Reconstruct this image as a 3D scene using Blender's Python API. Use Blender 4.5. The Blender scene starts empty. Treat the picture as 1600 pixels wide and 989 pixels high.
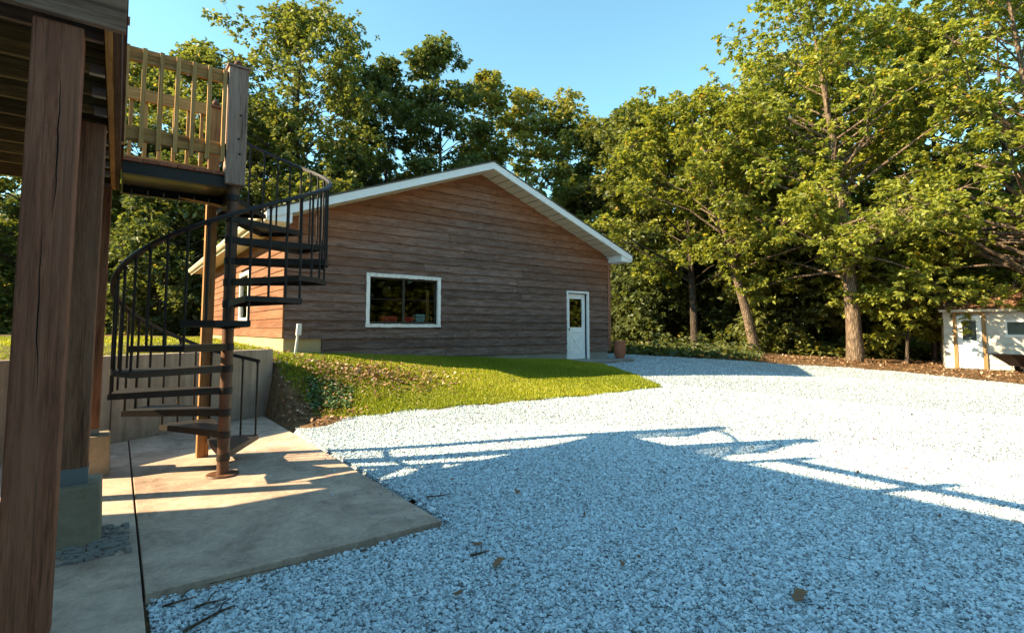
import bpy, math, random
import numpy as np
from mathutils import Vector, Matrix

random.seed(7)
rng = np.random.default_rng(11)
scene = bpy.context.scene
col = scene.collection
R = math.radians

# ------------------------------------------------------------------ camera, sky, sun, exposure
YAW = math.atan2(1080, 815)
FW = np.array([math.cos(YAW), math.sin(YAW), 0.0])
RT = np.array([math.sin(YAW), -math.cos(YAW), 0.0])
cam_d = bpy.data.cameras.new('camera')
cam = bpy.data.objects.new('camera', cam_d)
col.objects.link(cam)
cam_d.sensor_width = 36.0
cam_d.lens = 36.0 * 815 / 1600
cam_d.shift_y = -36.5 / 1600
cam_d.clip_start = 0.05
cam_d.clip_end = 2000
cam.location = (0, 0, 1.5)
fwd = Vector(FW) * math.cos(R(4)) + Vector((0, 0, 1)) * math.sin(R(4))
cam.rotation_euler = fwd.to_track_quat('-Z', 'Y').to_euler()
scene.camera = cam

SUN = Vector((1.5, -0.69, -1.0)).normalized()          # the way the light travels
sun_d = bpy.data.lights.new('sun', 'SUN')
sun_d.energy = 4.7
sun_d.angle = R(0.5)
sun_d.color = (1.0, 0.79, 0.48)
sun = bpy.data.objects.new('sun', sun_d)
col.objects.link(sun)
sun.rotation_euler = SUN.to_track_quat('-Z', 'Y').to_euler()
sun.location = (-30, 14, 20)

world = bpy.data.worlds.new('World')
scene.world = world
world.use_nodes = True
wn = world.node_tree
sky = wn.nodes.new('ShaderNodeTexSky')
sky.sky_type = 'NISHITA'
sky.sun_disc = False
sky.sun_elevation = math.asin(-SUN.z)
sky.sun_rotation = math.atan2(-SUN.x, -SUN.y)
sky.air_density = 1.0
sky.dust_density = 0.3
sky.ozone_density = 2.2
bg = wn.nodes['Background']
bg.inputs['Strength'].default_value = 0.094
tint = wn.nodes.new('ShaderNodeMix'); tint.data_type = 'RGBA'; tint.blend_type = 'MULTIPLY'
tint.inputs[0].default_value = 1.0
tint.inputs[7].default_value = (1.0, 1.29, 1.04, 1)          # the photograph's cyan white balance, the same over the whole sky
wn.links.new(sky.outputs[0], tint.inputs[6]); wn.links.new(tint.outputs[2], bg.inputs[0])
scene.view_settings.view_transform = 'Standard'
scene.view_settings.look = 'None'
scene.view_settings.exposure = 1.85
scene.view_settings.gamma = 1.0
scene.view_settings.use_curve_mapping = False
scene.cycles.max_bounces = 8
scene.cycles.transparent_max_bounces = 12

# ------------------------------------------------------------------ mesh helpers
class MB:
    def __init__(s):
        s.v = []; s.f = []
    def hexa(s, p):
        b = len(s.v); s.v += [tuple(q) for q in p]
        for f in ((0, 3, 2, 1), (4, 5, 6, 7), (0, 1, 5, 4), (1, 2, 6, 5), (2, 3, 7, 6), (3, 0, 4, 7)):
            s.f.append(tuple(b + i for i in f))
        return s
    def box(s, x0, x1, y0, y1, z0, z1):
        return s.hexa([(x0, y0, z0), (x1, y0, z0), (x1, y1, z0), (x0, y1, z0),
                       (x0, y0, z1), (x1, y0, z1), (x1, y1, z1), (x0, y1, z1)])
    def tube(s, path, rad, n=8, cap=True):
        path = [Vector(p) for p in path]
        if not hasattr(rad, '__len__'): rad = [rad] * len(path)
        b = len(s.v); up = None
        for i, p in enumerate(path):
            t = (path[min(i + 1, len(path) - 1)] - path[max(i - 1, 0)])
            t = t.normalized() if t.length > 1e-9 else Vector((0, 0, 1))
            if up is None:
                up = t.orthogonal().normalized()
            up = (up - t * up.dot(t)).normalized(); w = t.cross(up)
            for k in range(n):
                a = 2 * math.pi * k / n
                s.v.append(tuple(p + (up * math.cos(a) + w * math.sin(a)) * rad[i]))
        for i in range(len(path) - 1):
            for k in range(n):
                a0 = b + i * n + k; a1 = b + i * n + (k + 1) % n
                s.f.append((a0, a1, a1 + n, a0 + n))
        if cap:
            s.f.append(tuple(b + k for k in reversed(range(n))))
            s.f.append(tuple(b + (len(path) - 1) * n + k for k in range(n)))
        return s
    def lathe(s, prof, n=16, c=(0, 0, 0)):
        b = len(s.v)
        for r, z in prof:
            for k in range(n):
                a = 2 * math.pi * k / n
                s.v.append((c[0] + r * math.cos(a), c[1] + r * math.sin(a), c[2] + z))
        for i in range(len(prof) - 1):
            for k in range(n):
                a0 = b + i * n + k; a1 = b + i * n + (k + 1) % n
                s.f.append((a0, a1, a1 + n, a0 + n))
        s.f.append(tuple(b + k for k in reversed(range(n))))
        s.f.append(tuple(b + (len(prof) - 1) * n + k for k in range(n)))
        return s
    def poly(s, pts, d):
        """prism: polygon pts swept by vector d"""
        b = len(s.v); n = len(pts); d = Vector(d)
        s.v += [tuple(p) for p in pts] + [tuple(Vector(p) + d) for p in pts]
        s.f.append(tuple(b + i for i in reversed(range(n)))); s.f.append(tuple(b + n + i for i in range(n)))
        for i in range(n):
            j = (i + 1) % n
            s.f.append((b + i, b + j, b + n + j, b + n + i))
        return s

def link(name, me, mat=None, parent=None):
    o = bpy.data.objects.new(name, me)
    if mat is not None and me is not None and not me.materials: me.materials.append(mat)
    col.objects.link(o)
    if parent is not None: o.parent = parent
    return o

def smooth(me, angle=None):
    me.polygons.foreach_set('use_smooth', np.ones(len(me.polygons), dtype=bool))
    if angle is not None: me.set_sharp_from_angle(angle=R(angle))

def part(name, mb, mat, root=None, local=False, smo=None, bevel=0):
    me = bpy.data.meshes.new(name)
    v = mb.v
    if root is not None and not local:
        l = root.location
        if root.parent: l = l + root.parent.location
        v = [(p[0] - l.x, p[1] - l.y, p[2] - l.z) for p in v]
    me.from_pydata(v, [], mb.f)
    me.update()
    if smo is not None: smooth(me, smo)
    o = link(name, me, mat, root)
    if bevel:
        m = o.modifiers.new('bevel', 'BEVEL'); m.width = bevel; m.segments = 2; m.limit_method = 'ANGLE'
    return o

def tag(o, label=None, cat=None, group=None, kind=None):
    if label: o['label'] = label
    if cat: o['category'] = cat
    if group: o['group'] = group
    if kind: o['kind'] = kind
    return o

def root(name, loc, label, cat, rotz=0, group=None):
    o = bpy.data.objects.new(name, None)
    o.empty_display_size = 0.2
    o.location = loc; o.rotation_euler = (0, 0, rotz)
    col.objects.link(o)
    return tag(o, label, cat, group)

def np_mesh(name, V, F, attrs=None):
    """V (n,3), F (m,k) arrays"""
    me = bpy.data.meshes.new(name)
    V = np.ascontiguousarray(V, dtype=np.float32); F = np.ascontiguousarray(F, dtype=np.int32)
    k = F.shape[1]
    me.vertices.add(len(V)); me.vertices.foreach_set('co', V.ravel())
    me.loops.add(F.size); me.loops.foreach_set('vertex_index', F.ravel())
    me.polygons.add(len(F))
    me.polygons.foreach_set('loop_start', np.arange(0, F.size, k, dtype=np.int32))
    me.update(calc_edges=True)
    for n, (dom, val) in (attrs or {}).items():
        a = me.attributes.new(n, 'FLOAT', dom); a.data.foreach_set('value', np.ascontiguousarray(val, dtype=np.float32))
    me.validate()
    return me

# ------------------------------------------------------------------ material helpers
class NT:
    def __init__(s, name):
        s.m = bpy.data.materials.new(name); s.m.use_nodes = True
        s.t = s.m.node_tree; s.n = s.t.nodes; s.b = s.n['Principled BSDF']; s.out = s.n['Material Output']
    def node(s, t, **kw):
        n = s.n.new(t)
        for k, v in kw.items(): setattr(n, k, v)
        return n
    def set(s, sock, v):
        if hasattr(v, 'is_linked') or hasattr(v, 'links'): s.t.links.new(v, sock)
        else: sock.default_value = v
    def coord(s, scale=(1, 1, 1), which='Object', offs_random=0.0, rot=(0, 0, 0)):
        tc = s.node('ShaderNodeTexCoord'); v = tc.outputs[which]
        if offs_random:
            oi = s.node('ShaderNodeObjectInfo')
            mu = s.node('ShaderNodeVectorMath', operation='SCALE'); mu.inputs[0].default_value = (1.0, 0.73, 0.51)
            mm = s.math('MULTIPLY', oi.outputs['Random'], offs_random); s.t.links.new(mm, mu.inputs['Scale'])
            ad = s.node('ShaderNodeVectorMath', operation='ADD'); s.t.links.new(v, ad.inputs[0]); s.t.links.new(mu.outputs[0], ad.inputs[1]); v = ad.outputs[0]
        mp = s.node('ShaderNodeMapping'); mp.inputs['Scale'].default_value = scale; mp.inputs['Rotation'].default_value = rot
        s.t.links.new(v, mp.inputs['Vector'])
        return mp.outputs[0]
    def noise(s, vec, scale, detail=4, rough=0.6, dist=0.0):
        n = s.node('ShaderNodeTexNoise'); s.t.links.new(vec, n.inputs['Vector'])
        n.inputs['Scale'].default_value = scale; n.inputs['Detail'].default_value = detail
        n.inputs['Roughness'].default_value = rough; n.inputs['Distortion'].default_value = dist
        return n.outputs[0]
    def voro(s, vec, scale, feat='F1', out='Distance', rand=1.0):
        n = s.node('ShaderNodeTexVoronoi', feature=feat); s.t.links.new(vec, n.inputs['Vector'])
        n.inputs['Scale'].default_value = scale; n.inputs['Randomness'].default_value = rand
        return n.outputs[out]
    def ramp(s, fac, stops):
        n = s.node('ShaderNodeValToRGB'); s.t.links.new(fac, n.inputs[0]); e = n.color_ramp.elements
        while len(e) < len(stops): e.new(0.5)
        for i, (p, c) in enumerate(stops):
            e[i].position = p; e[i].color = (*c, 1) if hasattr(c, '__len__') else (c, c, c, 1)
        return n.outputs[0]
    def math(s, op, a, b=0.5, clamp=False):
        n = s.node('ShaderNodeMath', operation=op); n.use_clamp = clamp
        s.set(n.inputs[0], a); s.set(n.inputs[1], b)
        return n.outputs[0]
    def mix(s, fac, a, b, mode='MIX'):
        n = s.node('ShaderNodeMix', data_type='RGBA', blend_type=mode)
        s.set(n.inputs[0], fac)
        for i, v in ((6, a), (7, b)):
            if isinstance(v, tuple): v = (*v, 1) if len(v) == 3 else v
            s.set(n.inputs[i], v)
        return n.outputs[2]
    def bump(s, h, strength=0.3, dist=0.01):
        n = s.node('ShaderNodeBump'); n.inputs['Strength'].default_value = strength; n.inputs['Distance'].default_value = dist
        s.t.links.new(h, n.inputs['Height']); s.t.links.new(n.outputs[0], s.b.inputs['Normal'])
    def base(s, c, rough=0.6, metal=0.0, spec=0.4):
        if isinstance(c, tuple): c = (*c, 1)
        s.set(s.b.inputs['Base Color'], c); s.set(s.b.inputs['Roughness'], rough)
        s.b.inputs['Metallic'].default_value = metal; s.b.inputs['Specular IOR Level'].default_value = spec
    def rnd(s):
        return s.node('ShaderNodeObjectInfo').outputs['Random']
    def attr(s, name):
        n = s.node('ShaderNodeAttribute'); n.attribute_name = name; return n.outputs['Fac']

def wood(name, dark, mid, light, axis='X', scale=1.0, vary=0.35, knots=True, weather=None, rough=0.75, bump=0.25, crack=None):
    t = NT(name)
    st = {'X': (1.2, 14, 14), 'Y': (14, 1.2, 14), 'Z': (14, 14, 1.2)}[axis]
    kt = {'X': (1.0, 5, 5), 'Y': (5, 1.0, 5), 'Z': (5, 5, 1.0)}[axis]
    v = t.coord(tuple(q * scale for q in st), offs_random=37.0)
    g = t.noise(v, 1.6, 7, 0.68, 1.1)
    fine = t.noise(v, 7.0, 3, 0.6, 0.2)
    gg = t.math('ADD', t.math('MULTIPLY', g, 0.7), t.math('MULTIPLY', fine, 0.3))
    c = t.ramp(gg, [(0.32, dark), (0.5, mid), (0.68, light)])
    ln = t.noise(t.coord(tuple(q * scale * (3.2 if q > 5 else 0.7) for q in st), offs_random=23.0), 1.5, 4, 0.6, 0.9)
    c = t.mix(t.math('MULTIPLY', t.ramp(ln, [(0.32, 1.0), (0.47, 0.0)]), 0.8), c, tuple(q * 0.35 for q in dark))
    h = t.math('ADD', t.math('MULTIPLY', gg, 0.6), t.math('MULTIPLY', ln, 0.5))
    if knots:
        k = t.voro(t.coord(tuple(q * scale for q in kt), offs_random=53.0), 0.9)
        km = t.ramp(k, [(0.05, 1.0), (0.16, 0.0)])
        c = t.mix(t.math('MULTIPLY', km, 0.75), c, tuple(q * 0.3 for q in dark))
    big = t.noise(t.coord((0.8, 0.8, 0.8), offs_random=11.0), 1.3, 3)
    if weather:
        wv = t.coord(tuple(q * 0.35 for q in st), offs_random=19.0)
        wm = t.ramp(t.noise(wv, 1.4, 5, 0.7, 0.4), [(0.42, 0.0), (0.7, 0.8)])
        c = t.mix(wm, c, weather)
    val = t.math('ADD', t.math('MULTIPLY', t.rnd(), vary), t.math('ADD', t.math('MULTIPLY', big, 0.5), 0.75 - vary / 2))
    hv = t.node('ShaderNodeHueSaturation'); t.t.links.new(val, hv.inputs['Value']); t.t.links.new(c, hv.inputs['Color'])
    c = hv.outputs[0]
    if crack:
        tc = t.node('ShaderNodeTexCoord'); sp = t.node('ShaderNodeSeparateXYZ'); t.t.links.new(tc.outputs['Object'], sp.inputs[0])
        wob = t.noise(t.coord((0.2, 0.2, 1.2)), 1.0, 3, 0.6)
        wob2 = t.noise(t.coord((0.2, 0.2, 14)), 1.0, 2, 0.7)
        d = None
        for cx, z0, z1, wd in crack:
            x = t.math('ADD', sp.outputs[0], t.math('MULTIPLY', t.math('ADD', wob, t.math('MULTIPLY', wob2, 0.06)), 0.10))
            dx = t.math('ABSOLUTE', t.math('SUBTRACT', x, cx + 0.0625), 0)
            zz = t.math('SUBTRACT', 1.0, t.math('ABSOLUTE', t.math('DIVIDE', t.math('SUBTRACT', sp.outputs[2], (z0 + z1) / 2), (z1 - z0) / 2), 0), True)
            m = t.math('LESS_THAN', dx, t.math('MULTIPLY', t.math('POWER', zz, 0.6), wd))
            d = m if d is None else t.math('MAXIMUM', d, m)
        c = t.mix(d, c, (0.004, 0.003, 0.002))
        h = t.math('SUBTRACT', h, t.math('MULTIPLY', d, 2.0))
    t.base(c, rough, spec=0.25)
    t.bump(h, bump, 0.012)
    return t.m

def paint(name, c, rough=0.5, dirt=0.25, dirtc=(0.25, 0.2, 0.15), scale=6, spec=0.4):
    t = NT(name)
    n = t.noise(t.coord((1, 1, 1), offs_random=9.0), scale, 6, 0.7)
    m = t.ramp(n, [(0.5, 0.0), (0.78, dirt)])
    t.base(t.mix(m, c, dirtc), rough, spec=spec)
    t.bump(n, 0.08, 0.004)
    return t.m

def concrete(name, dark, light, streak=False, rough=0.85):
    t = NT(name)
    a = t.noise(t.coord((1, 1, 1), offs_random=7.0), 1.1, 8, 0.68, 0.6)
    b = t.noise(t.coord((1, 1, 1)), 38, 4, 0.7)
    c = t.noise(t.coord((1, 1, 1)), 5.5, 6, 0.75, 1.2)
    f = t.math('ADD', t.math('MULTIPLY', a, 0.6), t.math('ADD', t.math('MULTIPLY', b, 0.16), t.math('MULTIPLY', c, 0.3)))
    if streak:
        s = t.noise(t.coord((5, 5, 0.45)), 1.5, 6, 0.7)
        s2 = t.noise(t.coord((12, 12, 0.1)), 1.0, 2, 0.5)
        f = t.math('ADD', t.math('MULTIPLY', f, 0.45), t.math('ADD', t.math('MULTIPLY', s, 0.4), t.math('MULTIPLY', s2, 0.2)))
    cc = t.ramp(f, [(0.38, dark), (0.55, tuple((x + y) / 2 for x, y in zip(dark, light))), (0.7, light)])
    t.base(cc, rough, spec=0.3)
    t.bump(t.math('ADD', t.math('MULTIPLY', b, 0.4), c), 0.35, 0.008)
    return t.m

def leafy(name, stops, rough=0.5, trans=0.5, gloss=0.4, vary=0.25, gain=1.0):
    t = NT(name); stops = [(p, tuple(min(.6, q * gain) for q in c)) for p, c in stops]
    c = t.ramp(t.attr('tint'), stops)
    val = t.math('ADD', t.math('MULTIPLY', t.rnd(), vary), 1 - vary / 2)
    hv = t.node('ShaderNodeHueSaturation'); t.t.links.new(val, hv.inputs['Value']); t.t.links.new(c, hv.inputs['Color'])
    t.base(hv.outputs[0], rough, spec=gloss)
    tr = t.node('ShaderNodeBsdfTranslucent')
    t.t.links.new(t.mix(1.0, hv.outputs[0], (1.15, 1.1, 0.5), 'MULTIPLY'), tr.inputs[0])
    mx = t.node('ShaderNodeMixShader'); mx.inputs[0].default_value = trans
    t.t.links.new(t.b.outputs[0], mx.inputs[1]); t.t.links.new(tr.outputs[0], mx.inputs[2]); t.t.links.new(mx.outputs[0], t.out.inputs[0])
    return t.m

def glass_mat(name, tint=(0.8, 0.83, 0.81)):
    t = NT(name)
    tr = t.node('ShaderNodeBsdfTransparent'); tr.inputs[0].default_value = (*tint, 1)
    gl = t.node('ShaderNodeBsdfGlossy'); gl.inputs['Roughness'].default_value = 0.02
    lw = t.node('ShaderNodeFresnel'); lw.inputs[0].default_value = 1.38
    mx = t.node('ShaderNodeMixShader')
    t.t.links.new(lw.outputs[0], mx.inputs[0]); t.t.links.new(tr.outputs[0], mx.inputs[1]); t.t.links.new(gl.outputs[0], mx.inputs[2])
    t.t.links.new(mx.outputs[0], t.out.inputs[0])
    return t.m

M = {}
M['siding'] = wood('siding', (0.085, 0.045, 0.03), (0.15, 0.085, 0.058), (0.215, 0.14, 0.10), 'X', 0.8, 0.45, True, (0.19, 0.155, 0.135))
def m_siding():
    t = NT('siding_board')
    v = t.coord((2.0, 13, 13), offs_random=37.0)
    g = t.noise(v, 1.3, 8, 0.68, 0.7); fine = t.noise(v, 8.0, 3, 0.6, 0.2)
    gg = t.math('ADD', t.math('MULTIPLY', g, 0.7), t.math('MULTIPLY', fine, 0.3))
    fresh = t.ramp(gg, [(0.34, (0.13, 0.048, 0.021)), (0.5, (0.275, 0.112, 0.053)), (0.67, (0.37, 0.18, 0.095))])
    mid = t.ramp(gg, [(0.32, (0.085, 0.046, 0.035)), (0.5, (0.2, 0.118, 0.09)), (0.7, (0.33, 0.222, 0.185))])
    grey = t.ramp(gg, [(0.32, (0.056, 0.036, 0.03)), (0.5, (0.155, 0.102, 0.087)), (0.7, (0.31, 0.23, 0.205))])
    tc = t.node('ShaderNodeTexCoord'); sp = t.node('ShaderNodeSeparateXYZ'); t.t.links.new(tc.outputs['Object'], sp.inputs[0])
    roof = t.math('SUBTRACT', 5.16, t.math('MULTIPLY', t.math('ABSOLUTE', sp.outputs[0], 0), 0.371))
    d = t.math('SUBTRACT', roof, sp.outputs[2])                     # metres below the eave line: boards there stay unbleached
    wob = t.noise(t.coord((0.35, 1, 2.5), offs_random=3.0), 1.2, 5, 0.7)
    d = t.math('ADD', d, t.math('ADD', t.math('MULTIPLY', t.math('SUBTRACT', wob, 0.5), 1.7), t.math('MULTIPLY', t.math('SUBTRACT', t.rnd(), 0.5), 0.55)))
    f1 = t.ramp(t.math('DIVIDE', d, 4.0), [(0.06, 0.0), (0.36, 1.0)])
    f2 = t.ramp(t.math('DIVIDE', d, 4.0), [(0.32, 0.0), (0.75, 1.0)])
    c = t.mix(f2, t.mix(f1, fresh, mid), grey)
    k = t.voro(t.coord((1.3, 5, 5), offs_random=53.0), 1.1)
    c = t.mix(t.math('MULTIPLY', t.ramp(k, [(0.04, 1.0), (0.12, 0.0)]), 0.8), c, (0.02, 0.011, 0.008))
    hv = t.node('ShaderNodeHueSaturation'); t.t.links.new(t.math('ADD', 0.72, t.math('MULTIPLY', t.rnd(), 0.42)), hv.inputs['Value']); t.t.links.new(c, hv.inputs['Color'])
    t.base(hv.outputs[0], 0.75, spec=0.2); t.bump(gg, 0.4, 0.012)
    return t.m
M['siding_board'] = m_siding()
M['siding_grey'] = wood('siding_grey', (0.075, 0.055, 0.045), (0.125, 0.098, 0.082), (0.2, 0.168, 0.15), 'X', 0.8, 0.4, True, (0.2, 0.18, 0.165))
M['siding_fresh'] = wood('siding_fresh', (0.13, 0.05, 0.022), (0.23, 0.095, 0.042), (0.31, 0.15, 0.07), 'X', 0.8, 0.45, True)
M['siding_side'] = wood('siding_side', (0.12, 0.042, 0.018), (0.21, 0.08, 0.036), (0.29, 0.125, 0.062), 'Y', 0.8, 0.3, True, (0.24, 0.13, 0.08))
M['trim_wood'] = wood('trim_wood', (0.18, 0.0715, 0.042), (0.3, 0.13, 0.078), (0.405, 0.208, 0.132), 'Z', 0.8, 0.2, False)
M['post'] = wood('post', (0.085, 0.032, 0.015), (0.21, 0.09, 0.047), (0.33, 0.155, 0.088), 'Z', 1.0, 0.12, True, (0.25, 0.13, 0.08), bump=0.6)
M['post_front'] = wood('post_front', (0.07, 0.023, 0.012), (0.25, 0.088, 0.046), (0.39, 0.165, 0.094), 'Z', 1.0, 0.05, True, (0.31, 0.135, 0.08), bump=0.8,
                       crack=[(-0.085, 2.0, 2.75, 0.0035), (-0.115, 1.15, 1.95, 0.003)])
M['newel'] = wood('newel', (0.16, 0.098, 0.0715), (0.304, 0.189, 0.137), (0.432, 0.28, 0.215), 'Z', 1.0, 0.1, True, (0.384, 0.28, 0.227), bump=0.5)
M['beam'] = wood('beam', (0.108, 0.0588, 0.036), (0.225, 0.129, 0.0816), (0.36, 0.217, 0.144), 'X', 1.0, 0.15, True, (0.306, 0.203, 0.15), bump=0.5)
M['joist'] = wood('joist', (0.075, 0.042, 0.014), (0.17, 0.1, 0.034), (0.27, 0.17, 0.065), 'X', 1.0, 0.3, True)
M['rim'] = wood('rim', (0.24, 0.108, 0.03), (0.42, 0.198, 0.055), (0.555, 0.288, 0.1), 'Y', 1.0, 0.2, True)
M['deck_board'] = wood('deck_board', (0.06, 0.028, 0.018), (0.12, 0.06, 0.038), (0.18, 0.1, 0.066), 'Y', 1.0, 0.4, True)
M['landing_board'] = wood('landing_board', (0.195, 0.0625, 0.033), (0.33, 0.112, 0.0605), (0.45, 0.175, 0.099), 'Y', 1.0, 0.35, False)
M['rail_x'] = wood('rail_x', (0.27, 0.135, 0.04), (0.44, 0.24, 0.08), (0.56, 0.34, 0.14), 'X', 1.0, 0.2, True)
M['rail_y'] = wood('rail_y', (0.27, 0.135, 0.04), (0.44, 0.24, 0.08), (0.56, 0.34, 0.14), 'Y', 1.0, 0.2, True)
M['baluster_wood'] = wood('baluster_wood', (0.32, 0.17, 0.05), (0.5, 0.285, 0.1), (0.62, 0.39, 0.165), 'Z', 1.0, 0.3, False)
M['red_post'] = wood('red_post', (0.15, 0.0585, 0.036), (0.255, 0.104, 0.066), (0.345, 0.156, 0.102), 'Z', 1.0, 0.2, False)
M['far_post'] = wood('far_post', (0.221, 0.099, 0.0333), (0.377, 0.182, 0.0665), (0.494, 0.264, 0.114), 'Z', 1.0, 0.15, True)
M['shed_post'] = wood('shed_post', (0.2, 0.11, 0.045), (0.36, 0.22, 0.1), (0.46, 0.31, 0.17), 'Z', 1.0, 0.3, False)
M['white'] = paint('white_paint', (0.82, 0.83, 0.84), 0.45, 0.3, (0.45, 0.42, 0.38))
M['white_worn'] = paint('white_worn', (0.74, 0.74, 0.74), 0.7, 0.9, (0.22, 0.17, 0.13), 16)
M['white_siding'] = paint('white_siding', (0.58, 0.56, 0.52), 0.7, 0.9, (0.26, 0.21, 0.16), 5)
M['cream'] = paint('cream_metal', (0.6, 0.54, 0.44), 0.5, 0.25, (0.35, 0.3, 0.22), 3)
M['gutter'] = paint('gutter_cream', (0.62, 0.57, 0.46), 0.4, 0.5, (0.22, 0.18, 0.12), 3)
M['foundation'] = concrete('foundation_tan', (0.36, 0.28, 0.15), (0.52, 0.42, 0.25))
M['foundation_grey'] = concrete('foundation_grey', (0.18, 0.17, 0.155), (0.36, 0.34, 0.31))
M['slab'] = concrete('slab_concrete', (0.215, 0.145, 0.112), (0.82, 0.625, 0.49))
M['pier'] = concrete('pier_concrete', (0.2, 0.16, 0.11), (0.42, 0.36, 0.26))
M['wall_conc'] = concrete('wall_concrete', (0.15, 0.108, 0.08), (0.5, 0.4, 0.315), True)
M['pale_wall'] = paint('house_wall', (0.5, 0.45, 0.38), 0.7, 0.2)
M['terracotta'] = concrete('terracotta', (0.3, 0.095, 0.05), (0.46, 0.19, 0.11))
M['dark_gap'] = paint('dark_core', (0.03, 0.022, 0.017), 0.9, 0.1)
M['plastic_black'] = paint('plastic_black', (0.008, 0.010, 0.015), 0.4, 0.15, (0.02, 0.02, 0.02))
M['plastic_white'] = paint('plastic_white', (0.7, 0.7, 0.68), 0.4, 0.3, (0.3, 0.25, 0.2))
M['red_pack'] = paint('red_package', (0.75, 0.03, 0.035), 0.4, 0.5, (0.8, 0.7, 0.65), 14)
M['blue_pack'] = paint('blue_package', (0.35, 0.68, 0.82), 0.4, 0.8, (0.85, 0.88, 0.9), 12)
M['brass'] = paint('dark_metal', (0.03, 0.028, 0.025), 0.3, 0.1)
M['glass'] = glass_mat('window_glass')
M['glass_dark'] = glass_mat('screened_glass', (0.72, 0.74, 0.72))

def m_metal():
    t = NT('black_iron')
    n = t.noise(t.coord((1, 1, 1), offs_random=5.0), 14, 6, 0.7)
    m = t.ramp(n, [(0.55, 0.0), (0.75, 0.7)])
    t.base(t.mix(m, (0.022, 0.018, 0.016), (0.1, 0.05, 0.03)), t.math('ADD', t.math('MULTIPLY', n, 0.3), 0.35), 0.0, 0.3)
    t.bump(n, 0.15, 0.003)
    M['iron'] = t.m
    t = NT('rusty_iron')
    n = t.noise(t.coord((1, 1, 0.6)), 7, 7, 0.72, 0.5)
    m = t.ramp(n, [(0.4, 0.0), (0.62, 0.9)])
    t.base(t.mix(m, (0.07, 0.038, 0.026), (0.19, 0.085, 0.044)), 0.5, 0.0, 0.35)
    t.bump(n, 0.2, 0.004)
    M['rust'] = t.m
    t = NT('galvanised_steel'); t.base((0.5, 0.52, 0.53), 0.4, 0.9); M['galv'] = t.m
    t = NT('grey_bracket'); t.base((0.2, 0.23, 0.24), 0.5, 0.6); M['bracket'] = t.m
    t = NT('steel_plate')
    n = t.noise(t.coord((1, 1, 1)), 3, 5, 0.6)
    t.base(t.ramp(n, [(0.3, (0.12, 0.10, 0.05)), (0.7, (0.24, 0.2, 0.1))]), 0.35, 0.5); M['plate'] = t.m
m_metal()

def m_gravel(name, stones=False):
    t = NT(name)
    if stones:
        f = t.rnd()
        n = t.noise(t.coord((1, 1, 1)), 60, 3)
        f2 = t.math('ADD', t.math('MULTIPLY', f, 0.8), t.math('MULTIPLY', n, 0.2))
        c = t.ramp(f2, [(0.08, (0.11, 0.11, 0.11)), (0.2, (0.37, 0.43, 0.465)), (0.5, (0.57, 0.69, 0.765)), (0.88, (0.75, 0.86, 0.92))])
        t.base(c, 0.7, spec=0.3)
        M[name] = t.m; return
    v = t.coord((1, 1, 1.0))
    cellc = t.voro(v, 50, 'F1', 'Color')
    sep = t.node('ShaderNodeSeparateColor'); t.t.links.new(cellc, sep.inputs[0])
    d = t.voro(v, 50, 'F1', 'Distance')
    c = t.ramp(sep.outputs[0], [(0.04, (0.2, 0.19, 0.18)), (0.12, (0.42, 0.48, 0.53)), (0.4, (0.58, 0.67, 0.75)), (0.9, (0.7, 0.8, 0.87))])
    gap = t.ramp(d, [(0.42, 1.0), (0.72, 0.18)])  # shade between the stones, painted into the sheet colour
    c = t.mix(1.0, c, gap, 'MULTIPLY')
    patch = t.ramp(t.noise(v, 0.55, 5, 0.65), [(0.3, 0.86), (0.6, 1.0)])
    c = t.mix(1.0, c, patch, 'MULTIPLY')
    t.base(c, 0.8, spec=0.25)
    t.bump(t.math('ADD', t.math('SUBTRACT', 1.0, d), t.math('MULTIPLY', sep.outputs[1], 0.6)), 0.9, 0.02)
    M[name] = t.m
m_gravel('gravel_sheet'); m_gravel('stone', True)

def m_soil(name, a, b, c3, scale=6):
    t = NT(name)
    v = t.coord((1, 1, 1))
    n = t.noise(v, scale, 8, 0.75, 0.6); n2 = t.noise(v, 1.2, 4, 0.6)
    vc = t.voro(v, 14, 'F1', 'Distance')
    f = t.math('ADD', t.math('MULTIPLY', n, 0.6), t.math('ADD', t.math('MULTIPLY', n2, 0.3), t.math('MULTIPLY', vc, 0.2)))
    t.base(t.ramp(f, [(0.35, a), (0.52, b), (0.7, c3)]), 0.95, spec=0.15)
    t.bump(t.math('ADD', n, vc), 0.8, 0.03)
    M[name] = t.m
m_soil('soil', (0.05, 0.032, 0.02), (0.12, 0.072, 0.038), (0.22, 0.13, 0.062))
m_soil('turf', (0.06, 0.055, 0.014), (0.11, 0.105, 0.02), (0.18, 0.16, 0.04), 12)
m_soil('shingle_brown', (0.07, 0.035, 0.022), (0.13, 0.065, 0.038), (0.2, 0.105, 0.06), 16)
m_soil('shingle_grey', (0.06, 0.052, 0.045), (0.11, 0.095, 0.08), (0.17, 0.15, 0.13), 22)

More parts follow.
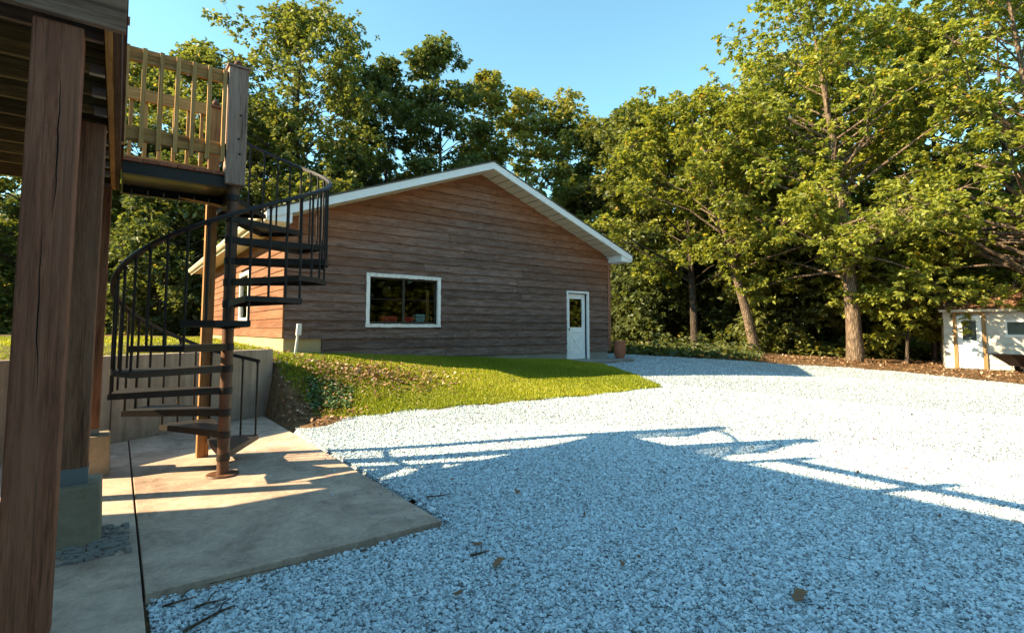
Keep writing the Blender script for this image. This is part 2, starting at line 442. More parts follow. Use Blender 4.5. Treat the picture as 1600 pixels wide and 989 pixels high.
def m_bark():
    for nm, d, l in (('bark', (0.075, 0.052, 0.038), (0.34, 0.25, 0.18)), ('bark_dark', (0.035, 0.027, 0.021), (0.12, 0.092, 0.072))):
        t = NT(nm)
        n = t.noise(t.coord((4, 4, 0.8)), 2.6, 8, 0.72, 0.8)
        vo = t.voro(t.coord((7, 7, 1.3)), 2.4, 'DISTANCE_TO_EDGE')
        f = t.math('ADD', t.math('MULTIPLY', n, 0.7), t.math('MULTIPLY', vo, 0.8))
        t.base(t.ramp(f, [(0.34, d), (0.75, l)]), 0.9, spec=0.15)
        t.bump(f, 0.9, 0.05)
        M[nm] = t.m
m_bark()
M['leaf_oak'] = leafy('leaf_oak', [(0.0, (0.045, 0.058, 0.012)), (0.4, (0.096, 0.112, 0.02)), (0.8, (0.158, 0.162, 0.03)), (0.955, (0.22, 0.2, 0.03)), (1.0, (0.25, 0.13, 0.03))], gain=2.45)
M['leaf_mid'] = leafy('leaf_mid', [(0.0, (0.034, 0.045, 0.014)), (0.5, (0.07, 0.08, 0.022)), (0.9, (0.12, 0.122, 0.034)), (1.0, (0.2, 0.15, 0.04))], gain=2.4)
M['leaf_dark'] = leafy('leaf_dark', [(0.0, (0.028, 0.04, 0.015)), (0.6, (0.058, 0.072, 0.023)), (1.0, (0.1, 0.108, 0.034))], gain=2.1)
M['leaf_autumn'] = leafy('leaf_autumn', [(0.0, (0.05, 0.06, 0.016)), (0.5, (0.09, 0.095, 0.024)), (0.85, (0.13, 0.115, 0.03)), (1.0, (0.17, 0.1, 0.03))], gain=2.5)
M['grass'] = leafy('grass', [(0.0, (0.085, 0.12, 0.008)), (0.5, (0.2, 0.235, 0.014)), (0.85, (0.33, 0.32, 0.028)), (1.0, (0.42, 0.36, 0.12))], trans=0.4, vary=0.0, gain=1.5)
M['ivy'] = leafy('ivy', [(0.0, (0.07, 0.13, 0.06)), (1.0, (0.17, 0.27, 0.13))], trans=0.2, vary=0.0)
M['dead_leaf'] = leafy('dead_leaf', [(0.0, (0.08, 0.038, 0.02)), (0.45, (0.22, 0.115, 0.058)), (0.8, (0.42, 0.27, 0.17)), (1.0, (0.55, 0.42, 0.3))], trans=0.1, gloss=0.2, vary=0.3)

# ------------------------------------------------------------------ terrain
def wall_y(x): return 8.79 + 0.574 * (x + 0.014)
CP = np.array([
    (2.77, 11.63, 1.0), (4.2, 11.6, 0.93), (5.4, 11.6, 0.86), (6.7, 11.63, 0.80), (9.0, 11.63, 0.66), (10.8, 11.5, 0.58), (12.65, 11.63, 0.57), (13.3, 12.6, 0.57),
    (12.65, 24.3, 0.75), (2.5, 24, 1.2), (2.5, 18, 1.15), (2.5, 14, 1.08), (-1, 10, 1.06), (-4, 7.4, 1.08), (-5, 12, 1.12), (-6, 24, 1.25), (-8, 40, 1.4),
    (2.2, 10.35, 0.98), (1.0, 9.8, 1.02), (2.75, 9.9, 0.72), (2.5, 9.3, 0.30), (2.3, 8.4, 0.03), (3.3, 10.4, 0.80), (3.8, 9.6, 0.55),
    (2.1, 7.3, 0.0), (2.6, 8.1, 0.04), (3.02, 8.48, 0.07), (3.8, 8.15, 0.12), (4.5, 7.8, 0.17), (6.28, 7.35, 0.22), (8.5, 6.94, 0.28), (9.35, 7.17, 0.31), (10, 8.4, 0.40), (10.93, 10.4, 0.53),
    (5.5, 10.0, 0.62), (7.5, 9.6, 0.50), (8.8, 9.2, 0.48),
    (12.5, 9.6, 0.46), (13, 7.6, 0.28), (14, 6.2, 0.18), (16.5, 7.2, 0.12), (15.1, 11.0, 0.46), (17, 9.2, 0.3), (18.3, 8.25, 0.22), (18.7, 5.6, 0.14), (17.5, 2.7, 0.1),
    (18.4, 10.2, 0.40), (20.5, 7.4, 0.26), (23, 5.5, 0.12), (25.3, 3.9, 0.12), (17.5, 11.9, 0.46), (21, 9.2, 0.4), (24, 14, 0.5), (20, 20, 0.6), (14, 30, 0.8), (30, 0, 0.1),
    (6, 5, 0.05), (9, 4.5, 0.08), (4, 4, 0.0), (7, 2, 0.02), (3, 2, 0.0), (12, 3, 0.08), (10, -2, 0.05), (0.3, 3.3, -0.05), (1.2, 3.3, -0.05), (2.3, 3.4, -0.035), (2.3, 4.5, -0.025), (2.3, 6, -0.02), (1, 2, -0.04), (0, 0, -0.04), (-4, 0, 0), (20, -6, 0.05), (6, -10, 0), (0, -14, 0)], float)

def _U(r2): return np.where(r2 > 1e-9, r2 * np.log(np.maximum(r2, 1e-9)), 0.0)
def _tps():
    P = CP[:, :2] / 10; n = len(P)
    K = _U(((P[:, None] - P[None]) ** 2).sum(-1)) + np.eye(n) * 2e-4
    A = np.zeros((n + 3, n + 3)); A[:n, :n] = K; A[:n, n] = 1; A[:n, n + 1:] = P; A[n, :n] = 1; A[n + 1:, :n] = P.T
    b = np.zeros(n + 3); b[:n] = CP[:, 2]
    return P, np.linalg.solve(A, b)
_P, _W = _tps()
def H(x, y):
    """ground height, patio = 0"""
    x = np.atleast_1d(np.asarray(x, float)); y = np.atleast_1d(np.asarray(y, float))
    q = np.stack([x, y], -1) / 10; n = len(_P)
    out = np.empty(len(q))
    for i in range(0, len(q), 20000):
        s = q[i:i + 20000]
        out[i:i + 20000] = _U(((s[:, None] - _P[None]) ** 2).sum(-1)) @ _W[:n] + _W[n] + s @ _W[n + 1:]
    d = np.hypot(x - 8, y - 8)
    k = np.clip((d - 28) / 20, 0, 1)
    out = np.clip(out, -0.1, 1.6) * (1 - k) + 0.6 * k
    pit = (x < 2.16) & (y < wall_y(x) + 0.12) & ((y > 3.66) | ((x < .2) & (y > -3))) & (x > -20)
    return np.where(pit, -0.09, out)
def h1(x, y): return float(H(x, y)[0])

def inpoly(x, y, poly):
    r = np.zeros(np.shape(x), bool); j = len(poly) - 1
    for i in range(len(poly)):
        xi, yi = poly[i]; xj, yj = poly[j]
        c = ((yi > y) != (yj > y)) & (x < (xj - xi) * (y - yi) / (yj - yi + 1e-12) + xi)
        r ^= c; j = i
    return r

def sheet(name, xs, ys, mat, off, mask=None, kind='structure'):
    X, Y = np.meshgrid(xs, ys); Z = H(X.ravel(), Y.ravel()) + off
    V = np.stack([X.ravel(), Y.ravel(), Z], -1)
    nx, ny = len(xs), len(ys)
    i, j = np.meshgrid(np.arange(nx - 1), np.arange(ny - 1)); a = (j * nx + i).ravel()
    F = np.stack([a, a + 1, a + 1 + nx, a + nx], -1)
    if mask is not None:
        c = V[F].mean(1); F = F[mask(c[:, 0], c[:, 1])]
        used, inv = np.unique(F, return_inverse=True); V = V[used]; F = inv.reshape(F.shape)
    me = np_mesh(name, V, F); smooth(me)
    o = link(name, me, mat)
    return tag(o, kind=kind)

LAWN = [(2.25, 10.25), (2.55, 9.3), (2.75, 8.6), (3.02, 8.48), (3.77, 8.17), (4.52, 7.8), (5.4, 7.55), (6.28, 7.35), (7.4, 7.1), (8.48, 6.94), (9.1, 6.95), (9.35, 7.17), (9.7, 7.8), (10.0, 8.38), (10.5, 9.5),
        (10.75, 10.4), (10.8, 11.9), (2.77, 11.9), (2.77, 24), (-30, 40), (-30, -5), (-4.2, 6.6)]
GRAVEL = [(2.0, 8.2), (2.59, 8.1), (3.02, 8.48), (3.77, 8.17), (4.52, 7.8), (5.4, 7.55), (6.28, 7.35), (7.4, 7.1), (8.48, 6.94), (9.1, 6.95), (9.35, 7.17), (9.7, 7.8), (10.0, 8.38), (10.5, 9.5), (10.8, 10.35),
          (12.7, 10.55), (13.0, 16.0), (15.6, 14.0), (17.0, 11.4), (18.3, 9.4), (19.6, 7.4), (19.8, 5.6), (18.4, 2.6), (16, -1), (14, -6), (8, -9), (0, -9), (-3.9, -6), (-3.9, 0.0), (0.19, 0.1), (0.19, 3.72), (2.12, 3.72)]
def jit(x, y, a):   # wavy offset so that edges are not ruler straight
    return x + a * np.sin(y * 5.1 + 1.3 * np.sin(x * 3.7)), y + a * np.sin(x * 6.3 + 1.7 * np.sin(y * 2.9))

def axis(lo, hi, step, far=420):
    a = list(np.arange(lo, hi + 1e-6, step)); g = step; up = [a[-1]]; dn = [a[0]]
    while up[-1] < far: g *= 1.35; up.append(up[-1] + g)
    g = step
    while dn[-1] > -far: g *= 1.35; dn.append(dn[-1] - g)
    return np.array(dn[:0:-1] + a + up[1:])
sheet('ground', axis(-7, 28, 0.16), axis(-5, 28, 0.16), M['soil'], 0.0)
sheet('lawn', np.concatenate([np.arange(-29.5, 2, .5), np.arange(2, 11.2, 0.1)]), np.concatenate([np.arange(6.0, 12, 0.1), np.arange(12, 38, .4)]), M['turf'], 0.008,
      lambda x, y: inpoly(*jit(x, y, 0.09), LAWN) & ~((x < 2.3) & (y < wall_y(x) + 0.16)) & (x > -29) & (y < 36))
sheet('gravel_drive', np.arange(-4, 20.6, 0.1), np.arange(-9, 16.2, 0.1), M['gravel_sheet'], 0.012,
      lambda x, y: inpoly(*jit(x, y, 0.05), GRAVEL) & ~((x < 2.08) & (x > 0.1) & (y > 3.75)) & ~((x < 0.15) & (y > 0.15)))

# patio: three concrete slabs with open joints
patio = root('patio', (0, 0, 0), None, None); tag(patio, kind='structure')
def slab(x0, x1, ys):
    b = MB().poly([(x0, ys[0], -0.1), (x1, ys[1], -0.1), (x1, ys[2], -0.1), (x0, ys[3], -0.1)], (0, 0, 0.102))
    return part('slab', b, M['slab'], patio, bevel=0.006)
slab(-3.95, 0.176, (0.1, 0.1, 8.86, 6.5)); slab(0.19, 2.1, (3.72, 3.70, 9.98, 8.88))
# stoop in front of the side door
st = MB().poly([(10.78, 10.55, 0.3), (12.9, 10.75, 0.3), (13.25, 11.6, 0.3), (10.78, 11.6, 0.3)], (0, 0, 0.285))
stoop = part('door_stoop', st, M['foundation_grey'], bevel=0.01); tag(stoop, kind='structure')

# ------------------------------------------------------------------ garage
G = root('garage', (7.71, 11.63, 0.6), 'brown wood sided garage with white gable trim and a side door', 'garage')
GX0, GX1, GY, GB = 2.77, 12.65, 11.63, 24.0
AP, SL = 5.80, 0.3712
def roofz(x): return 5.76 - SL * abs(x - 7.71)         # underside of the roof at the wall
WX0, WX1, WZ0, WZ1 = 4.62, 6.41, 1.64, 2.74
DX0, DX1, DZ0, DZ1 = 10.89, 11.72, 0.59, 2.62
core = MB()
yf0, yf1 = GY + 0.03, GY + 0.13
for (x0, x1, z0, z1) in ((GX0 + .03, WX0, 0.2, 3.85), (WX0, WX1, 0.2, WZ0), (WX0, WX1, WZ1, 3.85), (WX1, DX0, 0.2, 3.85), (DX0, DX1, DZ1, 3.85), (DX1, GX1 - .03, 0.2, 3.85)):
    core.box(x0, x1, yf0, yf1, z0, z1)
core.poly([(GX0 + .03, yf0, 3.85), (GX1 - .03, yf0, 3.85), (GX1 - .03, yf0, 3.9), (7.71, yf0, 5.72), (GX0 + .03, yf0, 3.9)], (0, 0.1, 0))
core.box(GX0 + .03, GX0 + .13, yf1, GB, 0.2, 3.9); core.box(GX1 - .13, GX1 - .03, yf1, GB, 0.2, 3.9)
core.box(GX0 + .13, GX1 - .13, GB - .1, GB, 0.2, 3.9)
core.poly([(GX0 + .03, GB - .1, 3.9), (GX1 - .03, GB - .1, 3.9), (7.71, GB - .1, 5.72)], (0, 0.1, 0))
core.box(GX0 + .13, GX1 - .13, yf1, GB - .1, 0.5, 0.6)
part('wall', core, M['dark_gap'], G)
# foundation
f = MB().box(GX0 + 0.02, 3.56, GY + 0.012, GY + 0.03, 0.2, 1.36)
f.box(GX0 + 0.012, GX0 + 0.03, GY + 0.013, GB, 0.2, 1.4)
part('foundation', f, M['foundation'], G)
f = MB().box(3.562, DX0 - .05, GY + 0.012, GY + 0.03, 0.2, 0.9); f.box(DX1 + .05, GX1 - 0.0, GY + 0.010, GY + 0.03, 0.2, 0.88)
part('foundation', f, M['foundation_grey'], G)

def hspan(z0, z1):
    """free x intervals of the gable wall in a course"""
    cuts = []
    if z1 > WZ0 - .08 and z0 < WZ1 + .08: cuts.append((WX0 - .085, WX1 + .085))
    if z0 < DZ1 + .06: cuts.append((DX0 - .06, DX1 + .06))
    return cuts
EXP = 0.2055
z = 0.83; k = 0
while z < 5.735:
    ex_ = 0.235 if k < 2 else EXP
    z1 = min(z + ex_ + 0.02, 5.738)
    xl0 = GX0 + .012 if k > 1 else 3.565
    def lim(zz):
        if zz <= 3.9: return (xl0, GX1 - .012)
        s = (5.74 - zz) / SL; return (max(xl0, 7.71 - s), min(GX1 - .012, 7.71 + s))
    b0, b1 = lim(z); t0, t1 = lim(z1)
    if b1 - b0 < 0.12: break
    if t1 <= t0: t0 = t1 = 7.71
    segs = [(b0, b1)]
    for c0, c1 in hspan(z, z1):
        ns = []
        for s0, s1 in segs:
            if c0 > s0: ns.append((s0, min(c0, s1)))
            if c1 < s1: ns.append((max(c1, s0), s1))
        segs = [s for s in ns if s[1] - s[0] > 0.03]
    pieces = []
    for s0, s1 in segs:
        x = s0
        while s1 - x > 0.02:
            L = random.uniform(2.2, 4.9)
            if s1 - (x + L) < 0.7: L = s1 - x
            pieces.append((x, x + L)); x += L
    for (p0, p1) in pieces:
        e0 = t0 if abs(p0 - b0) < 1e-6 else p0
        e1 = t1 if abs(p1 - b1) < 1e-6 else p1
        if e1 - e0 < -0.001: continue
        g = 0.003
        a = random.uniform(-.005, .005); bo = random.uniform(.012, .024)
        b = MB(); ns = 4; wv = [random.uniform(-.003, .003) for _ in range(ns + 1)]; wo = [random.uniform(-.004, .004) for _ in range(ns + 1)]
        for q in range(ns):
            u0, u1 = q / ns, (q + 1) / ns
            P0, P1 = p0 + g, p1 - g; E0, E1 = e0 + g, e1 - g
            if E1 < E0: E0 = E1 = (e0 + e1) / 2
            B0, B1, T0, T1 = P0 + (P1 - P0) * u0, P0 + (P1 - P0) * u1, E0 + (E1 - E0) * u0, E0 + (E1 - E0) * u1
            b.hexa([(B0, GY - .026 - bo + wo[q], z + a + wv[q]), (B1, GY - .026 - bo + wo[q + 1], z + a + wv[q + 1]), (B1, GY + .008, z), (B0, GY + .008, z),
                    (T0, GY + .0, z1), (T1, GY + .0, z1), (T1, GY + .012, z1), (T0, GY + .012, z1)])
        part('plank', b, M['siding_board'], G)
    # strips above and below the openings where a course is only partly cut
    for c0, c1, lo, hi in ((WX0 - .085, WX1 + .085, WZ0 - .088, WZ1 + .078), (DX0 - .06, DX1 + .06, -1, DZ1 + .058)):
        for q0, q1 in ((z, min(z1, lo)), (max(z, hi), z1)):
            if 0.02 < q1 - q0 < z1 - z - .004 and (z1 > lo and z < hi):
                part('plank', MB().hexa([(c0, GY - .016, q0), (c1, GY - .016, q0), (c1, GY + .008, q0), (c0, GY + .008, q0), (c0, GY, q1), (c1, GY, q1), (c1, GY + .012, q1), (c0, GY + .012, q1)]), M['siding_board'], G)
    z += ex_; k += 1
nl = MB()
zz = .83; kk = 0
while zz < 5.5:
    x = 3.3
    while x < 12.5:
        if zz < 3.85 or abs(x - 7.71) < (5.6 - zz) / SL:
            if not (WX0 - .12 < x < WX1 + .12 and WZ0 - .15 < zz < WZ1 + .1) and not (DX0 - .1 < x < DX1 + .1 and zz < DZ1 + .1):
                nl.box(x - .006, x + .006, GY - .052, GY - .02, zz + .03, zz + .042)
        x += .61 + random.uniform(-.03, .03)
    zz += .235 if kk < 2 else EXP; kk += 1
tag(part('nail_heads', nl, M['dark_gap'], G), kind='stuff')
# left wall courses
z = 1.33
while z < 3.80:
    z1 = min(z + EXP + .02, 3.88); y = GY - .012
    while GB - y > 0.02:
        L = random.uniform(2.5, 4.8)
        if GB - (y + L) < 0.8: L = GB - y
        segs = [(y, y + L)]
        if z1 > 1.72 and z < 3.08:
            segs = [s for s in ((y, min(y + L, 15.2)), (max(y, 16.5), y + L)) if s[1] - s[0] > 0.05]
        for (q0, q1) in segs:
            bo = random.uniform(0, .006)
            pts = [(GX0 - .02 - bo, q0 + .0015, z), (GX0 + .008, q0 + .0015, z), (GX0 + .008, q1 - .0015, z), (GX0 - .02 - bo, q1 - .0015, z),
                   (GX0 - .0, q0 + .0015, z1), (GX0 + .012, q0 + .0015, z1), (GX0 + .012, q1 - .0015, z1), (GX0 - .0, q1 - .0015, z1)]
            part('plank', MB().hexa(pts), M['siding_side'], G)
        y += L
    z += EXP
part('corner_trim', MB().box(GX1 - .01, GX1 + .12, GY - .045, GY + .09, 0.82, 3.8), M['trim_wood'], G, bevel=.004)
part('corner_trim', MB().box(GX0 - .028, GX0 + .012, GY - .035, GY - .013, 1.34, 3.85), M['siding_side'], G)

# window on the gable
W = part('window', MB().box(WX0 + .02, WX1 - .02, GY + .06, GY + .075, WZ0, WZ0 + .045).box(WX0 + .02, WX1 - .02, GY + .06, GY + .075, WZ1 - .045, WZ1)
         .box(WX0, WX0 + .045, GY + .06, GY + .075, WZ0, WZ1).box(WX1 - .045, WX1, GY + .06, GY + .075, WZ0, WZ1), M['brass'], G)
def sub(name, mb, mat, par, rootobj, **kw):
    l = rootobj.location
    me = bpy.data.meshes.new(name); me.from_pydata([(p[0] - l.x, p[1] - l.y, p[2] - l.z) for p in mb.v], [], mb.f); me.update()
    if kw.get('smo') is not None: smooth(me, kw['smo'])
    return link(name, me, mat, par)
def chipped(x0, x1, z0, z1, horiz):
    b = MB(); n = 9
    for i in range(n):
        if horiz:
            a0 = x0 + (x1 - x0) * i / n; a1 = x0 + (x1 - x0) * (i + 1) / n; e = random.uniform(-.006, .006)
            b.box(a0, a1, GY - .05 + random.uniform(-.003, .003), GY + .02, z0 + e, z1 + random.uniform(-.004, .004))
        else:
            a0 = z0 + (z1 - z0) * i / n; a1 = z0 + (z1 - z0) * (i + 1) / n; e = random.uniform(-.006, .006)
            b.box(x0 + e, x1 + random.uniform(-.004, .004), GY - .05 + random.uniform(-.003, .003), GY + .02, a0, a1)
    return b
sub('casing', chipped(WX0 - .08, WX1 + .08, WZ1 - .005, WZ1 + .075, True), M['white_worn'], W, G)
sub('casing', chipped(WX0 - .075, WX0 + .005, WZ0 - .006, WZ1 - .006, False), M['white'], W, G)
sub('casing', chipped(WX1 - .005, WX1 + .075, WZ0 - .006, WZ1 - .006, False), M['white'], W, G)
sub('sill', chipped(WX0 - .085, WX1 + .085, WZ0 - .085, WZ0 - .007, True), M['white_worn'], W, G)
mx = (WX0 + WX1) / 2
sub('mullion', MB().box(mx - .03, mx + .03, GY + .045, GY + .076, WZ0 + .045, WZ1 - .045), M['brass'], W, G)
mz = (WZ0 + WZ1) / 2 + .03
for x0, x1 in ((WX0 + .045, mx - .03), (mx + .03, WX1 - .045)):
    sub('muntin', MB().box(x0, x1, GY + .058, GY + .0745, mz - .006, mz + .006), M['iron'], W, G)
    for z0, z1 in ((WZ0 + .045, mz - .009), (mz + .009, WZ1 - .045)):
        sub('pane', MB().box(x0, x1, GY + .064, GY + .069, z0, z1), M['glass_dark'], W, G)
# bench and packages seen through the window
part('workbench', MB().box(4.3, 6.9, GY + .135, GY + .8, 1.62, 1.66).box(4.35, 4.42, GY + .3, GY + .37, .6, 1.56).box(6.78, 6.85, GY + .3, GY + .37, .6, 1.56), M['beam'], G)
part('stud', MB().box(6.22, 6.29, GY + .22, GY + .26, 1.662, 2.5), M['baluster_wood'], G)
def pack(name, x0, x1, y0, h, mat, label):
    b = MB()
    n = 3
    for i in range(n):
        d = random.uniform(0, .02); b.box(x0 + d, x1 - random.uniform(0, .03), y0 - .13 + d, y0 + .1, 1.663 + h * i / n + .002, 1.662 + h * (i + 1) / n)
    o = part(name, b, mat, bevel=.008); tag(o, label, 'package'); return o
pack('red_package', 4.98, 5.4, GY + .24, .16, M['red_pack'], 'red bundle seen behind the left panes of the garage window')
pack('red_package', 5.56, 5.84, GY + .24, .15, M['red_pack'], 'red bundle behind the right panes beside the pale blue bundle')
pack('blue_package', 5.87, 6.15, GY + .24, .22, M['blue_pack'], 'pale blue and white bundle behind the right window panes')

# window on the left wall
LW = part('window', MB().box(GX0 - .05, GX0 + .03, 15.2, 15.3, 1.72, 3.08).box(GX0 - .05, GX0 + .03, 16.4, 16.5, 1.72, 3.08).box(GX0 - .05, GX0 + .03, 15.3, 16.4, 1.72, 1.82).box(GX0 - .05, GX0 + .03, 15.3, 16.4, 2.98, 3.08), M['white'], G)
sub('pane', MB().box(GX0 + .0, GX0 + .006, 15.3, 16.4, 1.82, 2.98), M['glass'], LW, G)

# side door
Dd = part('door', MB().box(DX0 + .02, DX1 - .02, GY + .075, GY + .115, DZ0 + .02, DZ0 + .98)
          .box(DX0 + .02, DX0 + .15, GY + .075, GY + .115, DZ0 + .98, DZ1 - .02).box(DX1 - .15, DX1 - .02, GY + .075, GY + .115, DZ0 + .98, DZ1 - .02)
          .box(DX0 + .15, DX1 - .15, GY + .075, GY + .115, DZ1 - .17, DZ1 - .02), M['white'], G)
sub('pane', MB().box(DX0 + .15, DX1 - .15, GY + .09, GY + .096, DZ0 + .98, DZ1 - .17), M['glass'], Dd, G)
fr = MB().box(DX0 - .055, DX0, GY - .04, GY + .12, DZ0 - .01, DZ1).box(DX1, DX1 + .055, GY - .04, GY + .12, DZ0 - .01, DZ1).box(DX0 - .055, DX1 + .055, GY - .042, GY + .12, DZ1, DZ1 + .055)
sub('door_frame', fr, M['white'], Dd, G)
sub('threshold', MB().box(DX0, DX1, GY - .02, GY + .12, DZ0 - .01, DZ0 + .02), M['galv'], Dd, G)
def bar2(p, q, w, y0, y1):
    d = Vector((q[0] - p[0], 0, q[1] - p[1])); n = Vector((-d.z, 0, d.x)).normalized() * w / 2
    a = Vector((p[0], y0, p[1])); b = Vector((q[0], y0, q[1]))
    return MB().poly([a - n, b - n, b + n, a + n], (0, y1 - y0, 0))
px0, px1, pz0, pz1 = DX0 + .14, DX1 - .14, DZ0 + .16, DZ0 + .84
for i, (p, q) in enumerate((((px0, pz0), (px1, pz1)), ((px0, pz1), (px1, pz0)), ((px0, pz0), (px1, pz0)), ((px0, pz1), (px1, pz1)), ((px0, pz0), (px0, pz1)), ((px1, pz0), (px1, pz1)))):
    sub('moulding', bar2(p, q, .035, GY + .060 + i * .001, GY + .0755), M['white'], Dd, G)
kn = MB().lathe([(.012, 0), (.012, .03), (.028, .04), (.03, .055), (.018, .068), (.002, .07)], 12)
kn.v = [(p[0] + DX0 + .085, GY + .075 - p[2], p[1] + DZ0 + .92) for p in kn.v]
sub('knob', kn, M['brass'], Dd, G, smo=40)

# roof
def roofslab(sgn):
    e = 7.71 + sgn * 5.50; zt = 5.87
    ze = zt - SL * 5.50
    return MB().poly([(7.71, 10.98, zt + .05), (e, 10.98, ze + .05), (e, 10.98, ze + .02), (7.71, 10.98, zt + .02)], (0, GB + .35 - 10.98, 0))
for s in (-1, 1):
    part('roof', roofslab(s), M['shingle_grey'], G)
    # rake fascia
    e = 7.71 + s * 5.46
    zt = 5.885; ze = zt - SL * 5.46
    part('rake_fascia', MB().poly([(7.71, 11.0, zt), (e, 11.0, ze), (e, 11.0, ze - .13), (e - s * .0, 11.0, ze - .15), (e - s * .40, 11.0, ze - .15 + SL * 0.4 - .03), (7.71, 11.0, zt - .175)], (0, .022, 0)), M['white'], G)
    # soffit panels under the rake
    n = 19; L = 4.94
    for i in range(n):
        a = i * L / n + .014; b = (i + 1) * L / n - .014
        x0, x1 = 7.71 + s * a, 7.71 + s * b
        zz0, zz1 = 5.70 - SL * a + random.uniform(-.004, .004), 5.70 - SL * b
        part('soffit_panel', MB().hexa([(x0, 11.023, zz0), (x1, 11.023, zz1), (x1, GY + .02, zz1), (x0, GY + .02, zz0), (x0, 11.023, zz0 + .012), (x1, 11.023, zz1 + .012), (x1, GY + .02, zz1 + .012), (x0, GY + .02, zz0 + .012)]), M['cream'], G)
    part('soffit_backing', MB().hexa([(7.71, 11.024, 5.73), (7.71 + s * 4.94, 11.024, 5.73 - SL * 4.94), (7.71 + s * 4.94, GY + .02, 5.73 - SL * 4.94), (7.71, GY + .02, 5.73), (7.71, 11.024, 5.74), (7.71 + s * 4.94, 11.024, 5.74 - SL * 4.94), (7.71 + s * 4.94, GY + .02, 5.74 - SL * 4.94), (7.71, GY + .02, 5.74)]), M['dark_gap'], G)
    # boxed return at the eave end, eave soffit, eave fascia
    xa, xb = (GX1 + .03, 13.15) if s > 0 else (2.27, GX0 - .03)
    part('eave_return', MB().box(xa, xb, 11.03, GY + .05, 3.66, 3.88), M['white'], G)
    y = GY + .052
    while y < GB:
        y1 = min(y + .3, GB)
        part('soffit_panel', MB().box(xa, xb, y + .004, y1 - .004, 3.70, 3.715), M['cream'], G); y = y1
    part('eave_fascia', MB().box(xb - .002 if s > 0 else xa - .02, xb + .02 if s > 0 else xa + .002, 11.022, GB + .3, 3.67, 3.86), M['gutter'], G)
    gx = xb + .022 if s > 0 else xa - .022
    prof = [(0, 3.74), (s * .07, 3.74), (s * .11, 3.80), (s * .11, 3.865), (s * .095, 3.865), (s * .095, 3.81), (s * .06, 3.755), (0, 3.755)]
    part('gutter', MB().poly([(gx + a, 11.3, zz) for a, zz in prof], (0, GB + .2 - 11.3, 0)), M['gutter'], G)

# ------------------------------------------------------------------ small things by the garage
U = root('utility_marker', (2.92, 11.25, h1(2.92, 11.25)), 'slim white plastic marker post leaning before the garage corner', 'marker post')
part('post', MB().tube([(2.90, 11.25, .8), (2.97, 11.25, 1.42)], .024, 8), M['plastic_white'], U, smo=40)
part('meter_box', MB().hexa([(2.925, 11.19, 1.38), (3.02, 11.19, 1.38), (3.02, 11.27, 1.38), (2.925, 11.27, 1.38), (2.94, 11.19, 1.62), (3.03, 11.19, 1.62), (3.03, 11.27, 1.62), (2.94, 11.27, 1.62)]), M['plastic_white'], U, bevel=.01)
P = root('flower_pot', (12.98, 11.42, 0.585), 'weathered terracotta pot standing at the right corner of the garage', 'pot')
part('pot_body', MB().lathe([(.13, 0), (.17, .08), (.2, .25), (.19, .42), (.17, .5)], 18, (12.98, 11.42, .585)), M['terracotta'], P, smo=40)
part('rim', MB().lathe([(.17, .50), (.2, .5), (.2, .56), (.165, .56), (.15, .48)], 18, (12.98, 11.42, .585)), M['terracotta'], P, smo=40)

# ------------------------------------------------------------------ retaining wall
RW = root('retaining_wall', (-0.9, 8.3, 0), 'grey board formed concrete retaining wall behind the spiral stair', 'wall')
dx, dy = 1 / math.hypot(1, .574), .574 / math.hypot(1, .574)
def wpt(s, off, zz): return (2.25 - s * dx - off * dy * -1 * -1 * 0 + off * -dy, 10.09 - s * dy + off * dx, zz)
ss = [0, 1.25, 2.62, 3.95, 5.3, 6.9]
for i in range(5):
    a, b = ss[i] + .006, ss[i + 1] - .006
    zt = 1.15; o = random.uniform(-.004, .004)
    part('wall_panel', MB().hexa([wpt(a, o, -.1), wpt(b, o, -.1), wpt(b, .2, -.1), wpt(a, .2, -.1), wpt(a, o, zt), wpt(b, o, zt), wpt(b, .2, zt), wpt(a, .2, zt)]), M['wall_conc'], RW, bevel=.008)

